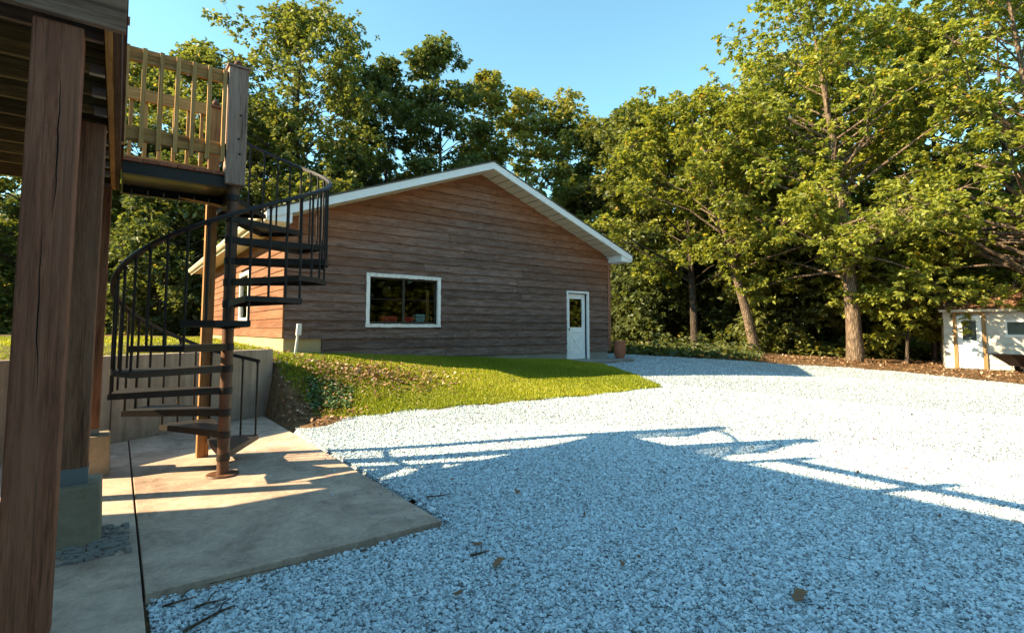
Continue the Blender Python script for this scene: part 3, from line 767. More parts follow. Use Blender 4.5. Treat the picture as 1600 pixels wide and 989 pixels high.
# ------------------------------------------------------------------ spiral staircase
PX, PY, RS, RISE = 0.93, 6.2, 0.98, 0.226
S = root('spiral_staircase', (PX, PY, 0), 'black iron spiral staircase with a rusty centre pole rising to the deck landing', 'staircase')
part('pole', MB().tube([(PX, PY, 0.02), (PX, PY, 3.1)], .057, 20), M['rust'], S, smo=40)
part('base_plate', MB().lathe([(.15, 0), (.155, .008), (.15, .016), (.06, .018), (.06, .03)], 24, (PX, PY, .003)), M['rust'], S, smo=30)
def tread_mesh():
    b = MB(); a0, a1 = R(-1), R(32)
    o0 = (RS * math.cos(a0), RS * math.sin(a0)); o1 = (RS * math.cos(a1), RS * math.sin(a1))
    d0 = Vector((o0[0], o0[1], 0)).normalized(); d1 = Vector((o1[0], o1[1], 0)).normalized()
    n0 = Vector((d0.y, -d0.x, 0)); n1 = Vector((-d1.y, d1.x, 0))
    i0 = d0 * .055 + n0 * .02; i1 = d1 * .055 + n1 * .02
    am = (a0 + a1) / 2; om = (RS * 1.005 * math.cos(am), RS * 1.005 * math.sin(am))
    b.poly([(i0.x, i0.y, -.006), (o0[0], o0[1], -.006), (om[0], om[1], -.006), (o1[0], o1[1], -.006), (i1.x, i1.y, -.006)], (0, 0, .006))
    def lip(p, q, n, dz0, dz1):
        p = Vector((p[0], p[1], -.0065)); q = Vector((q[0], q[1], -.0065)); n = n * .005
        b.poly([p, q, q - n, p - n], (0, 0, 0))
        b.v = b.v[:-8]; b.f = b.f[:-6]
        b.hexa([p + Vector((0, 0, -dz0)), q + Vector((0, 0, -dz1)), q - n + Vector((0, 0, -dz1)), p - n + Vector((0, 0, -dz0)), p, q, q - n, p - n])
    lip(i0, o0, n0, .065, .05); lip(i1, o1, n1, .065, .05)
    lip(o0, om, Vector((math.cos(a0), math.sin(a0), 0)), .045, .045); lip(om, o1, Vector((math.cos(a1), math.sin(a1), 0)), .045, .045)
    b.lathe([(.060, -.075), (.064, -.07), (.064, -.004), (.060, -.001)], 20)
    me = bpy.data.meshes.new('tread'); me.from_pydata(b.v, [], b.f); me.update(); smooth(me, 30)
    return me
tm = tread_mesh(); tm.materials.append(M['iron'])
for k in range(13):
    t = link('tread', tm, None, S); t.location = (0, 0, (k + 1) * RISE); t.rotation_euler = (0, 0, R(60 + 30 * k))
def railz(th): return RISE * (th - 60) / 30 + 1.02 + (0.09 * max(0, (90 - th) / 30))
pts = [(PX + RS * math.cos(R(a)), PY + RS * math.sin(R(a)), railz(a)) for a in range(60, 444, 2)]
hb = MB(); n = len(pts); hw, hh = .024, .02
for i, p in enumerate(pts):
    a = R(60 + 2 * i); cx, cy = math.cos(a), math.sin(a)
    for (rr, zz) in ((-hw, -hh), (hw, -hh), (hw * 1.05, 0), (hw * .6, hh), (-hw * .6, hh), (-hw * 1.05, 0)):
        hb.v.append((p[0] + rr * cx, p[1] + rr * cy, p[2] + zz))
for i in range(n - 1):
    for q in range(6):
        a0 = i * 6 + q; a1 = i * 6 + (q + 1) % 6; hb.f.append((a0, a0 + 6, a1 + 6, a1))
hb.f.append(tuple(range(6))); hb.f.append(tuple(reversed(range((n - 1) * 6, n * 6))))
part('handrail', hb, M['iron'], S, smo=30)
def bal_mesh(L):
    me = bpy.data.meshes.new('baluster'); b = MB().tube([(0, 0, -L), (0, 0, -.03), (0, 0, -.0)], [.0115, .0115, .021], 8)
    me.from_pydata(b.v, [], b.f); me.update(); smooth(me, 40); me.materials.append(M['iron']); return me
bshort = bal_mesh(.97); blong = bal_mesh(1.30); bmid = bal_mesh(1.06)
a = 61.0; i = 0
while a < 443:
    th = a
    k = math.floor((th - 60) / 30)              # tread under this baluster (0 = first)
    ztread = (k + 1) * RISE
    top = railz(th) - .012
    if k >= 13: ztread = 13 * RISE
    long = (i % 3 == 0) and k > 0
    L = top - ztread + (RISE + .03 if long else .03)
    b = MB().tube([(0, 0, -L), (0, 0, -.05), (0, 0, -.0)], [.0115, .0115, .02], 8)
    me = bpy.data.meshes.new('baluster'); me.from_pydata(b.v, [], b.f); me.update(); smooth(me, 40); me.materials.append(M['iron'])
    o = link('baluster', me, None, S); rr = RS - .02
    o.location = (rr * math.cos(R(th)), rr * math.sin(R(th)), top)
    a += 10.0; i += 1
# landing: boards on a steel tray, corner at the pole
LT = 3.16
fl = part('landing_frame', MB().box(-.03, PX + .03, 6.16, 6.172, LT - .16, LT - .04).box(-.03, PX + .03, 7.15, 7.162, LT - .16, LT - .04).box(PX + .018, PX + .03, 6.172, 7.15, LT - .16, LT - .04)
          .box(-.03, -.018, 6.172, 7.15, LT - .16, LT - .04).box(-.018, PX + .018, 6.172, 6.24, LT - .16, LT - .152).box(-.018, PX + .018, 7.08, 7.15, LT - .16, LT - .152), M['iron'], S)
part('landing_plate', MB().box(-.018, PX + .018, 6.173, 7.149, LT - .06, LT - .052), M['plate'], S)
x = -.03; i = 0
while x < PX + .02:
    x1 = min(x + .148, PX + .04)
    part('landing_board', MB().box(x + .002, x1 - .003, 6.135 + random.uniform(-.004, .004), 7.18, LT - .038, LT), M['landing_board'], S, bevel=.004); x = x1
for q in range(6):
    part('bolt', MB().tube([(.06 + q * .15, 7.115, LT - .18), (.06 + q * .15, 7.115, LT - .10)], .008, 6), M['galv'], S)
part('brace', MB().hexa([(.80, 6.25, 2.83), (.86, 6.25, 2.80), (.86, 6.30, 2.80), (.80, 6.30, 2.83), (.50, 6.9, 2.99), (.56, 6.9, 2.99), (.56, 6.95, 2.99), (.50, 6.95, 2.99)]), M['far_post'], S)
# near newel, boxed around the pole top
def finial(n, x, y, zt, w, mat, par):
    part('post_cap', MB().box(x - w - .018, x + w + .018, y - w - .018, y + w + .018, zt, zt + .022), mat, par, bevel=.004)
    part('finial', MB().lathe([(.024, .022), (.016, .034), (.022, .04), (.036, .056), (.042, .076), (.036, .098), (.021, .114), (.003, .12)], 16, (x, y, zt)), M['deck_board'], par, smo=50)
NW = .095
part('newel_post', MB().box(PX - NW, PX + NW, PY - NW - .02, PY + NW - .02, 3.03, 4.30), M['newel'], S, bevel=.008)
finial('n', PX, PY - .02, 4.30, NW, M['newel'], S)
fx, fy = .86, 7.24
part('support_post', MB().box(fx - .06, fx + .06, fy - .06, fy + .06, 0.0, 4.22), M['far_post'], S, bevel=.006)
finial('n', fx, fy, 4.22, .068, M['red_post'], S)
for q, zz in enumerate((3.36, 3.52, 3.78)):
    part('bolt', MB().tube([(PX + .03 - .015 * (q % 2), PY - NW - .019, zz), (PX + .03 - .015 * (q % 2), PY - NW - .027, zz)], .012, 10), M['iron'], S)
# landing railings
def landing_rail(y, zoff, x0, x1, side, nb, first):
    zt = LT + 1.10 + zoff
    part('top_rail', MB().box(x0, x1, y, y + .038, zt - .14, zt), M['rail_x'], S, bevel=.004)
    part('bottom_rail', MB().box(x0, x1, y, y + .038, LT + .17 + zoff, LT + .31 + zoff), M['rail_x'], S, bevel=.004)
    for q in range(nb):
        xx = first + q * .14
        yy = (y - .0385) if side < 0 else (y + .0385)
        part('wood_baluster', MB().box(xx - .019, xx + .019, yy, yy + .038, LT + .1 + zoff, zt - .005), M['baluster_wood'], S, bevel=.003)
landing_rail(6.15, 0.0, -.04, PX - NW - .002, -1, 7, -.035)
landing_rail(7.2, 0.0, -.04, fx - .07, 1, 6, .02)
link_handle = None

# ------------------------------------------------------------------ deck
D = root('deck', (-2, 5, 0), 'raised timber deck on square posts at the upper left', 'deck')
DY0, DY1, DXL = 3.35, 7.2, -3.9
JB, JT = 3.05, 3.285
def post(x, y, w, z0, z1, mat):
    return part('post', MB().box(x - w, x, y, y + w, z0, z1), mat, D, bevel=.01)
# the post nearest the camera: its own object space for the checks
p1 = root('tmp', (0, 0, 0), None, None); bpy.data.objects.remove(p1)
o = part('post', MB().box(-.195, 0, 0, .195, 0, 3.0), M['post_front'], None, bevel=.009); o.location = (-.2 - D.location.x, 3.352 - D.location.y, .03); o.parent = D
post(-.13, 4.87, .195, .43, JB - .02, M['post']); post(-.11, 7.0, .19, .41, JB - .02, M['post'])
post(-2.16, 6.92, .15, .0, JB - .02, M['post'])
part('post_bracket', MB().box(-.333, -.127, 4.867, 4.872, .4, .52).box(-.129, -.124, 4.872, 5.06, .4, .52), M['bracket'], D)
part('post_bracket', MB().box(-.303, -.107, 6.996, 7.0, .4, .47), M['bracket'], D)
# doubled beam over the near post, then joists into the rim
part('beam', MB().box(DXL, -.03, 3.31, 3.351, JB - .002, JT + .05), M['beam'], D, bevel=.004)
part('beam', MB().box(DXL, -.125, 3.549, 3.588, JB + .02, JT - .002), M['beam'], D)
ys = [3.96 + .376 * i for i in range(8)] + [7.0, 7.165]
for i, y in enumerate(ys):
    if i == 8: continue
    part('joist', MB().box(DXL, -.125, y, y + .038, JB, JT - .002), M['joist'], D)
    h = part('joist_hanger', MB().box(-.20, -.1255, y - .003, y - .0005, JB - .004, JB + .05).box(-.20, -.1255, y + .0385, y + .041, JB - .004, JB + .05).box(-.20, -.1255, y - .003, y + .041, JB - .006, JB - .004), M['galv'], D)
part('rim_joist', MB().box(-.12, -.084, 3.353, DY1 + .01, JB, JT), M['rim'], D, bevel=.003)
part('rim_joist', MB().box(-.083, -.045, 3.353, DY1 + .012, JB, JT + .002), M['deck_board'], D, bevel=.003)
x = DXL
while x < -.05:
    x1 = min(x + .146, -.02)
    part('deck_board', MB().box(x, x1 - .006, 3.30, DY1 + .03, JT + .055 if False else JT + .003, JT + .038), M['deck_board'], D); x = x1
# deck railing along the outer edge
for y in (5.77, 4.49, 3.40):
    part('rail_post', MB().box(-.142, -.046, y - .048, y + .048, JT + .04, 4.30), M['red_post'], D, bevel=.004)
    part('post_cap', MB().box(-.162, -.026, y - .068, y + .068, 4.30, 4.32), M['red_post'], D)
    part('finial', MB().lathe([(.024, .022), (.016, .034), (.022, .04), (.036, .056), (.042, .076), (.036, .098), (.021, .114), (.003, .12)], 14, (-.094, y, 4.3)), M['deck_board'], D, smo=50)
for y0, y1 in ((3.45, 4.44), (4.54, 5.72)):
    part('top_rail', MB().box(-.113, -.075, y0, y1, 4.06, 4.2), M['rail_y'], D)
    part('bottom_rail', MB().box(-.113, -.075, y0, y1, 3.62, 3.76), M['rail_y'], D)
# piers
def pier(x1, y0, w, h, label, seed):
    b = MB(); r = random.Random(seed)
    b.hexa([(x1 - w, y0, -.03), (x1, y0, -.03), (x1, y0 + w, -.03), (x1 - w, y0 + w, -.03), (x1 - w + .015, y0 + .015, h), (x1 - .015, y0 + .015, h), (x1 - .015, y0 + w - .015, h), (x1 - w + .015, y0 + w - .015, h)])
    o = part('concrete_pier', b, M['pier'], bevel=.015); tag(o, label, 'pier', 'concrete piers under the deck posts'); return o
pier(-.03, 4.775, .4, .405, 'nearer grey concrete pier under the second deck post with crumbled edging', 1)
pier(.0, 6.9, .4, .405, 'tan concrete pier under the farther deck post by the retaining wall', 2)

# ------------------------------------------------------------------ main house (mostly outside the frame, throws the big shadow)
HS = root('house', (-8, 0, 0), 'pale main house standing left of the deck', 'house')
part('wall', MB().box(-13, -4.0, -9, 7.3, -.1, 5.9), M['pale_wall'], HS)
ez, ex, ey = 5.95, -3.42, 8.9
part('roof', MB().poly([(ex, -9.6, ez), (-13.6, -9.6, ez), (-13.6, ey, ez), (ex, ey, ez)], (0, 0, .1)), M['shingle_grey'], HS)
hp = MB(); hp.v = [(ex, -9.6, ez + .1), (ex, ey, ez + .1), (-13.6, ey, ez + .1), (-13.6, -9.6, ez + .1), (-8.5, -4.5, ez + 1.7), (-8.5, 3.9, ez + 1.7)]
hp.f = [(0, 1, 5, 4), (1, 2, 5), (2, 3, 4, 5), (3, 0, 4)]
part('hip_roof', hp, M['shingle_grey'], HS)
for y in (5.2, 0.6):
    w = part('window', MB().box(-4.0, -3.96, y, y + 1.4, 3.6, 5.0), M['white'], HS)
    sub('pane', MB().box(-3.962, -3.95, y + .08, y + 1.32, 3.68, 4.92), M['glass'], w, HS)

# ------------------------------------------------------------------ shed
SHP = FW * 18.7 + RT * 15.44
sz = h1(SHP[0], SHP[1])
SHR = YAW - math.pi / 2 - R(37)
SH = root('garden_shed', (SHP[0], SHP[1], sz), 'small white shed with tan door posts and a leaf covered brown roof', 'shed', SHR)
SWD, SDP, SHT = 4.6, 3.0, 1.98
part('wall', MB().box(0.03, SWD - .03, 0.03, SDP - .03, -.1, SHT), M['white_siding'], SH, True)
z = 0.0
while z < SHT - .02:
    z1 = min(z + .18, SHT)
    for (x0, x1) in ((0, .3), (1.05, 1.60), (2.63, SWD)) if 1.15 < z < 1.6 else ((0, .3), (1.05, 2.6), (2.6, SWD)):
        part('plank', MB().hexa([(x0 + .001, -.006, z), (x1 - .001, -.006, z), (x1 - .001, .029, z), (x0 + .001, .029, z), (x0 + .001, .012, z1), (x1 - .001, .012, z1), (x1 - .001, .029, z1), (x0 + .001, .029, z1)]), M['white_siding'], SH, True)
    part('plank', MB().hexa([(-.006, .03, z), (.029, .03, z), (.029, SDP, z), (-.006, SDP, z), (.012, .03, z1), (.029, .03, z1), (.029, SDP, z1), (.012, SDP, z1)]), M['white_siding'], SH, True)
    z = z1
for x in (.25, 1.02):
    part('door_post', MB().box(x, x + .1, -.06, .0, 0, SHT - .06), M['shed_post'], SH, True)
part('header', MB().box(.25, 1.12, -.055, -.007, SHT - .06, SHT + .0), M['shed_post'], SH, True)
sd = part('door', MB().box(.36, 1.01, -.03, .02, .02, 1.0).box(.36, .5, -.03, .02, 1.0, 1.84).box(.87, 1.01, -.03, .02, 1.0, 1.84).box(.5, .87, -.03, .02, 1.68, 1.84), M['white'], SH, True)
link('pane', part('pane', MB().box(.5, .87, .0, .008, 1.0, 1.68), M['glass_dark'], None).data, None, sd)
bpy.data.objects.remove([o for o in bpy.data.objects if o.name.startswith('pane') and o.parent is None][0])
ov = MB(); pts = [(.685 + .115 * math.cos(a), -.004, 1.34 + .28 * math.sin(a)) for a in np.linspace(0, 2 * math.pi, 25)]; ov.tube(pts, .012, 5, False)
wr = part('oval_ornament', ov, M['bracket'], None); wr.parent = sd
swn = part('window', MB().box(1.6, 2.63, -.03, .02, 1.12, 1.19).box(1.6, 2.63, -.03, .02, 1.62, 1.7).box(1.6, 1.66, -.03, .02, 1.19, 1.62).box(2.57, 2.63, -.03, .02, 1.19, 1.62).box(2.09, 2.14, -.025, .02, 1.19, 1.62), M['white'], SH, True)
for x0, x1 in ((1.66, 2.09), (2.14, 2.57)):
    pn = part('pane', MB().box(x0, x1, .0, .008, 1.2, 1.62), M['glass_dark'], None); pn.parent = swn
part('gutter', MB().box(-.12, SWD + .1, -.16, -.06, SHT + .005, SHT + .09), M['gutter'], SH, True)
part('roof', MB().poly([(-.15, -.14, SHT + .1), (-.15, SDP / 2, SHT + .95), (-.15, SDP + .14, SHT + .1), (-.15, SDP + .14, SHT + .02), (-.15, SDP / 2, SHT + .86), (-.15, -.12, SHT + .02)], (SWD + .3, 0, 0)), M['shingle_brown'], SH, True)
part('gable', MB().poly([(.02, .03, SHT), (.02, SDP - .03, SHT), (.02, SDP / 2, SHT + .84)], (.04, 0, 0)), M['white_siding'], SH, True)

# ------------------------------------------------------------------ wheelbarrow before the shed
wp = FW * 16.9 + RT * 16.3
WB = root('wheelbarrow', (wp[0], wp[1], h1(wp[0], wp[1])), 'black plastic garden cart with a flared tray before the white shed', 'garden cart', YAW - math.pi / 2)
t = MB()
top = [(-.55, -.38, .62), (.62, -.38, .56), (.62, .38, .56), (-.55, .38, .62)]; bot = [(-.10, -.22, .25), (.46, -.22, .25), (.46, .22, .25), (-.10, .22, .25)]
for i in range(4):
    j = (i + 1) % 4
    a, b, c, d = Vector(bot[i]), Vector(bot[j]), Vector(top[j]), Vector(top[i]); cc = Vector((.1, 0, .5)); e = .02
    inn = [p + (cc - p).normalized() * e for p in (a, b, c, d)]
    t.hexa([a, b, inn[1], inn[0], d, c, inn[2], inn[3]])
t.box(-.10, .46, -.22, .22, .24, .262)
part('tray', t, M['plastic_black'], WB, True, bevel=.01)
part('rim', MB().tube([(-.57, -.4, .625), (.64, -.4, .565), (.64, .4, .565), (-.57, .4, .625), (-.57, -.4, .625)], .022, 6), M['plastic_black'], WB, True)
part('label_plate', MB().hexa([(.02, -.322, .42), (.24, -.318, .42), (.24, -.31, .42), (.02, -.315, .42), (.02, -.345, .47), (.24, -.342, .47), (.24, -.335, .47), (.02, -.338, .47)]), M['plastic_white'], WB, True)
for y in (-.26, .26):
    w = MB(); w.lathe([(.06, -.04), (.15, -.045), (.18, -.03), (.185, 0), (.18, .03), (.15, .045), (.06, .04)], 20)
    w.v = [(p[0] + .36, y * 1.25 + p[2], p[1] + .185) for p in w.v]
    wh = part('wheel', w, M['plastic_black'], WB, True, smo=40)
    hb_ = MB().lathe([(.055, -.05), (.055, .05)], 12); hb_.v = [(p[0] + .36, y * 1.25 + p[2], p[1] + .185) for p in hb_.v]
    hbo = part('hub', hb_, M['galv'], None); hbo.parent = wh
part('leg', MB().tube([(-.02, -.2, .25), (-.06, -.2, .0), (-.06, .2, .0), (-.02, .2, .25)], .016, 6), M['plastic_black'], WB, True)
part('handle', MB().tube([(.5, 0, .3), (.95, 0, .5), (1.15, 0, .8)], .018, 6), M['plastic_black'], WB, True)

# ------------------------------------------------------------------ vegetation
def leaf_quads(P0, Dr, Nm, L, Wd, droop=0.15):
    """diamond leaves folded along the midrib: base points, directions, normals, lengths, widths"""
    Dr = Dr / np.linalg.norm(Dr, axis=1, keepdims=True)
    S = np.cross(Dr, Nm); S /= (np.linalg.norm(S, axis=1, keepdims=True) + 1e-9)
    N = np.cross(S, Dr)
    L = L[:, None]; Wd = Wd[:, None]
    mid = P0 + Dr * L * .52
    tip = P0 + Dr * L - np.array([0, 0, 1.0]) * L * droop
    a = mid + S * Wd * .5 + N * Wd * .12; b = mid - S * Wd * .5 + N * Wd * .12
    V = np.stack([P0, a, tip, b], 1).reshape(-1, 3)
    F = np.arange(len(V)).reshape(-1, 4)
    return V, F

def unit(n): 
    v = rng.normal(size=(n, 3)); return v / np.linalg.norm(v, axis=1, keepdims=True)

def cloud(P0, size, up=1.0, spread=1.0, ratio=.55, droop=.15):
    n = len(P0)
    D_ = unit(n) * spread; D_[:, 2] *= .55
    N_ = unit(n) * .75; N_[:, 2] += up
    L = size * rng.uniform(.65, 1.3, n)
    return leaf_quads(P0, D_, N_, L, L * ratio, droop)

def tree(name, label, x, y, h, hw, mat, bark='bark_dark', lean=(0, 0), crown_lo=.25, nclump=38, tips=26, lpt=9, leaf=.2, r0=.2, seed=0, group=None, bend=None, branchy=True):
    global rng
    rng = np.random.default_rng(1000 + seed); rd = random.Random(seed)
    z0 = h1(x, y) - .1
    T = root(name, (x, y, z0), label, 'tree', 0, group)
    # trunk centre line in local space
    nclump = int(nclump * (1.2 if mat == 'leaf_oak' else 1.9)); fine = mat == 'leaf_oak' and branchy; leaf *= .88 if fine else 1.16; lpt = int(lpt * 1.9) if fine else int(lpt * 1.25)
    zc0 = h * crown_lo; zc = (h + zc0) / 2; rz = (h - zc0) / 2
    def axis_pt(t):
        lx, ly = lean
        e = t ** 1.2
        return Vector((lx * e + .12 * math.sin(t * 7 + seed), ly * e + .12 * math.sin(t * 5.3 + seed * 2), t * h * .9))
    N = 12
    path = [axis_pt(i / N) for i in range(N + 1)]
    rad = [r0 * (1 - .92 * (i / N)) + (r0 * .3 if i == 0 else 0) for i in range(N + 1)]
    path.insert(1, axis_pt(.02)); rad.insert(1, r0 * 1.1)
    tb = MB().tube(path, rad, 10)
    cen = []; tries = 0
    while len(cen) < nclump and tries < 4000:
        tries += 1
        zn = rd.uniform(-1, 1); an = rd.uniform(0, 6.2832)
        wdt = (1 - abs(zn) ** (3.2 if zn < 0 else (2.0 if fine else 2.6))) ** .5
        rr = rd.random() ** (.36 if fine else .5) * wdt
        p = (rr * math.cos(an), rr * math.sin(an), zn)
        zz = zc + p[2] * rz
        # crown outline: widest a bit above the middle, irregular
        ang = math.atan2(p[1], p[0])
        wob = 1 + .22 * math.sin(ang * 3 + seed) + .18 * math.sin(ang * 2 + zz * .9 + seed * 1.7)
        t = min(1, max(0, zz / (h * .9)))
        a = axis_pt(t)
        q = Vector((a.x + p[0] * hw * wob, a.y + p[1] * hw * wob, zz))
        mind = .42 * hw / max(1, nclump ** .33)
        if all((q - c).length > mind for c in cen): cen.append(q)
    Vs = []; Fs = []; tint = []; base = 0
    sc = hw / 3.6
    for c in cen:
        t = max(.2 + .2 * rd.random(), min(.97, (c.z - (.35 + .25 * rd.random()) * math.hypot(c.x - path[-1].x * c.z / (h * .9), c.y)) / (h * .9) - .03))
        a = axis_pt(t); L = (c - a).length
        m = a.lerp(c, .5) + Vector((rd.uniform(-.15, .15) * L, rd.uniform(-.15, .15) * L, .04 * L))
        r1 = max(.014, min(r0 * (1 - t) * .5, .014 + .014 * L))
        pp = [a, a.lerp(m, .6), m, m.lerp(c, .55) + Vector((rd.uniform(-.08, .08), rd.uniform(-.08, .08), .05)), c]
        tb.tube(pp, [r1, r1 * .85, r1 * .65, r1 * .42, r1 * .22], 5, False)
        rc = rd.uniform(.62, 1.12) * max(.8, sc) * (1.0 if fine else 1.25)
        d = unit(tips); d[:, 2] *= .72
        tp = np.array(c) + d * rc * (rng.random((tips, 1)) ** .45)
        if branchy:
            for q in range(0, tips, 4 if fine else 8):
                e = Vector(tp[q]); tb.tube([c, c.lerp(e, .5) + Vector((0, 0, .04)), e], [r1 * .22 + .006, .008, .004], 3, False)
        P0 = np.repeat(tp, lpt, 0) + rng.normal(0, .045 * leaf / .2, (tips * lpt, 3))
        out = np.repeat(d, lpt, 0) * .5 + unit(tips * lpt); out[:, 2] = out[:, 2] * .5
        Nn = unit(tips * lpt) * .8; Nn[:, 2] += .65
        Ls = leaf * rng.uniform(.6, 1.25, tips * lpt)
        V, F = leaf_quads(P0, out, Nn, Ls, Ls * rng.uniform(.45, .65, tips * lpt), .2)
        Vs.append(V); Fs.append(F + base); base += len(V)
        ct = rd.uniform(-.12, .12)
        tint.append(np.clip(rng.beta(2, 2.2, tips * lpt) * .8 + .08 + ct + (rng.random(tips * lpt) > .985) * .5, 0, 1))
    me = bpy.data.meshes.new('trunk'); me.from_pydata(tb.v, [], tb.f); me.update(); smooth(me)
    link('trunk', me, M[bark], T)
    link('crown', np_mesh('crown', np.concatenate(Vs), np.concatenate(Fs), {'tint': ('FACE', np.concatenate(tint))}), M[mat], T)
    return T

def at(d, lat): p = FW * d + RT * lat; return float(p[0]), float(p[1])
def lat(px, d): return (px - 800) / 815 * d

gr_r = 'oaks along the right edge of the gravel'
gr_b = 'trees behind the garage'
gr_l = 'trees beyond the deck at left'
def T_(px, d, h, hw, label, mat, **kw):
    x, y = at(d, lat(px, d)); nm = kw.pop('name', 'oak_tree')
    return tree(nm, label, x, y, h, hw, mat, **kw)
# right-hand oaks
T_(1337, 19.8, 15.0, 4.5, 'tallest broad oak with a thick sunlit trunk left of the white shed', 'leaf_oak', bark='bark', lean=(-1.2, .6), r0=.29, nclump=84, tips=30, lpt=9, leaf=.2, crown_lo=.15, seed=1, group=gr_r)
T_(1172, 21.8, 10.6, 3.4, 'smaller oak with a pale leaning trunk at the far gravel edge', 'leaf_oak', bark='bark', lean=(-1.9, .9), r0=.22, nclump=44, tips=28, lpt=9, leaf=.19, crown_lo=.4, seed=2, group=gr_r)
T_(1680, 17.3, 15.0, 4.9, 'large oak overhanging the white shed roof', 'leaf_oak', bark='bark', lean=(-2.2, 1.0), r0=.28, nclump=90, tips=32, lpt=9, leaf=.19, crown_lo=.13, seed=3, group=gr_r)
T_(1470, 21.5, 14.2, 3.9, 'full leafy oak between the thick trunk and the white shed', 'leaf_oak', r0=.24, nclump=64, tips=30, lpt=9, leaf=.2, crown_lo=.07, seed=4, group=gr_r)
T_(1263, 25.0, 14.5, 3.6, 'dark trunked oak in shade left of the thick sunlit trunk', 'leaf_mid', r0=.3, nclump=48, tips=26, leaf=.22, crown_lo=.25, seed=5, group=gr_r)
T_(1083, 24.0, 12.3, 3.3, 'dark straight oak left of the leaning trunk', 'leaf_oak', r0=.19, nclump=48, tips=26, leaf=.22, crown_lo=.27, seed=6, group=gr_r)
T_(1185, 28.0, 16.0, 3.7, 'tall oak rising behind the leaning trunk', 'leaf_oak', r0=.28, nclump=50, tips=26, leaf=.24, crown_lo=.25, seed=7, group=gr_r)
T_(1590, 24.0, 17.5, 4.5, 'tall oak standing behind the white shed', 'leaf_oak', r0=.3, nclump=56, tips=28, leaf=.23, crown_lo=.12, seed=8, group=gr_r)
T_(1400, 28.0, 19.0, 4.4, 'tall oak at back right with its top above the thick trunked oak', 'leaf_oak', r0=.3, nclump=56, tips=26, leaf=.25, crown_lo=.15, seed=9, group=gr_r)
T_(1017, 29.0, 13.2, 3.0, 'thin trunked oak right of the garage eave', 'leaf_mid', r0=.18, nclump=40, tips=24, leaf=.24, crown_lo=.3, seed=10, group=gr_r)
T_(960, 34.0, 14.6, 3.2, 'rounded tree showing just above the right slope of the garage roof', 'leaf_mid', r0=.22, nclump=40, tips=24, leaf=.27, crown_lo=.1, seed=11, group=gr_b)
T_(905, 39.0, 15.8, 3.0, 'lower tree in the gap right of the brownish treetops', 'leaf_mid', r0=.22, nclump=36, tips=22, leaf=.3, crown_lo=.1, seed=12, group=gr_b)
# behind the garage
T_(878, 36.0, 17.6, 2.3, 'narrow brownish treetop at right behind the garage ridge', 'leaf_autumn', r0=.2, nclump=36, tips=22, leaf=.26, crown_lo=.2, seed=13, group=gr_b)
T_(822, 38.0, 18.6, 2.3, 'narrow brownish treetop second from right behind the ridge', 'leaf_autumn', r0=.2, nclump=36, tips=22, leaf=.26, crown_lo=.2, seed=14, group=gr_b)
T_(762, 36.0, 18.6, 2.1, 'brownish tree straight above the garage apex', 'leaf_autumn', r0=.2, nclump=36, tips=22, leaf=.26, crown_lo=.2, seed=15, group=gr_b)
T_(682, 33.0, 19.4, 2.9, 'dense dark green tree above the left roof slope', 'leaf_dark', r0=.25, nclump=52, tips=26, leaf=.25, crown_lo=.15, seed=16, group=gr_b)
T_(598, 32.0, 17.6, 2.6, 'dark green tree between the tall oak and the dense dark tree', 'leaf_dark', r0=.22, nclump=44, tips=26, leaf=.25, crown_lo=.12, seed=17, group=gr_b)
T_(460, 29.0, 18.9, 4.1, 'tallest oak at left with open crown right of the landing newel', 'leaf_mid', r0=.26, nclump=78, tips=28, leaf=.22, crown_lo=.26, seed=18, group=gr_b)
T_(530, 35.0, 17.5, 3.2, 'mid green tree behind the spiral handrail top', 'leaf_mid', r0=.22, nclump=40, tips=24, leaf=.27, crown_lo=.1, seed=19, group=gr_b)
# beyond the deck
T_(310, 29.0, 16.4, 3.4, 'tree seen through the landing balusters nearest the newel', 'leaf_mid', r0=.24, nclump=50, tips=26, leaf=.24, crown_lo=.12, seed=20, group=gr_l)
T_(215, 31.0, 16.4, 3.5, 'tree seen through the landing balusters nearest the deck', 'leaf_mid', r0=.24, nclump=50, tips=26, leaf=.25, crown_lo=.1, seed=21, group=gr_l)
T_(255, 26.5, 9.0, 2.8, 'low dark tree behind the lower spiral handrail', 'leaf_dark', r0=.18, nclump=44, tips=26, leaf=.23, crown_lo=.06, seed=22, group=gr_l)
T_(60, 30.0, 15.0, 4.0, 'shaded tree left of the nearest deck post', 'leaf_mid', r0=.25, nclump=46, tips=24, leaf=.26, crown_lo=.06, seed=23, group=gr_l)
T_(395, 34.0, 15.0, 3.3, 'dark tree just left of the garage roof', 'leaf_dark', r0=.22, nclump=42, tips=24, leaf=.27, crown_lo=.06, seed=24, group=gr_l)
T_(130, 36.0, 17.0, 3.8, 'tree seen between the deck posts', 'leaf_mid', r0=.25, nclump=42, tips=22, leaf=.3, crown_lo=.06, seed=25, group=gr_l)
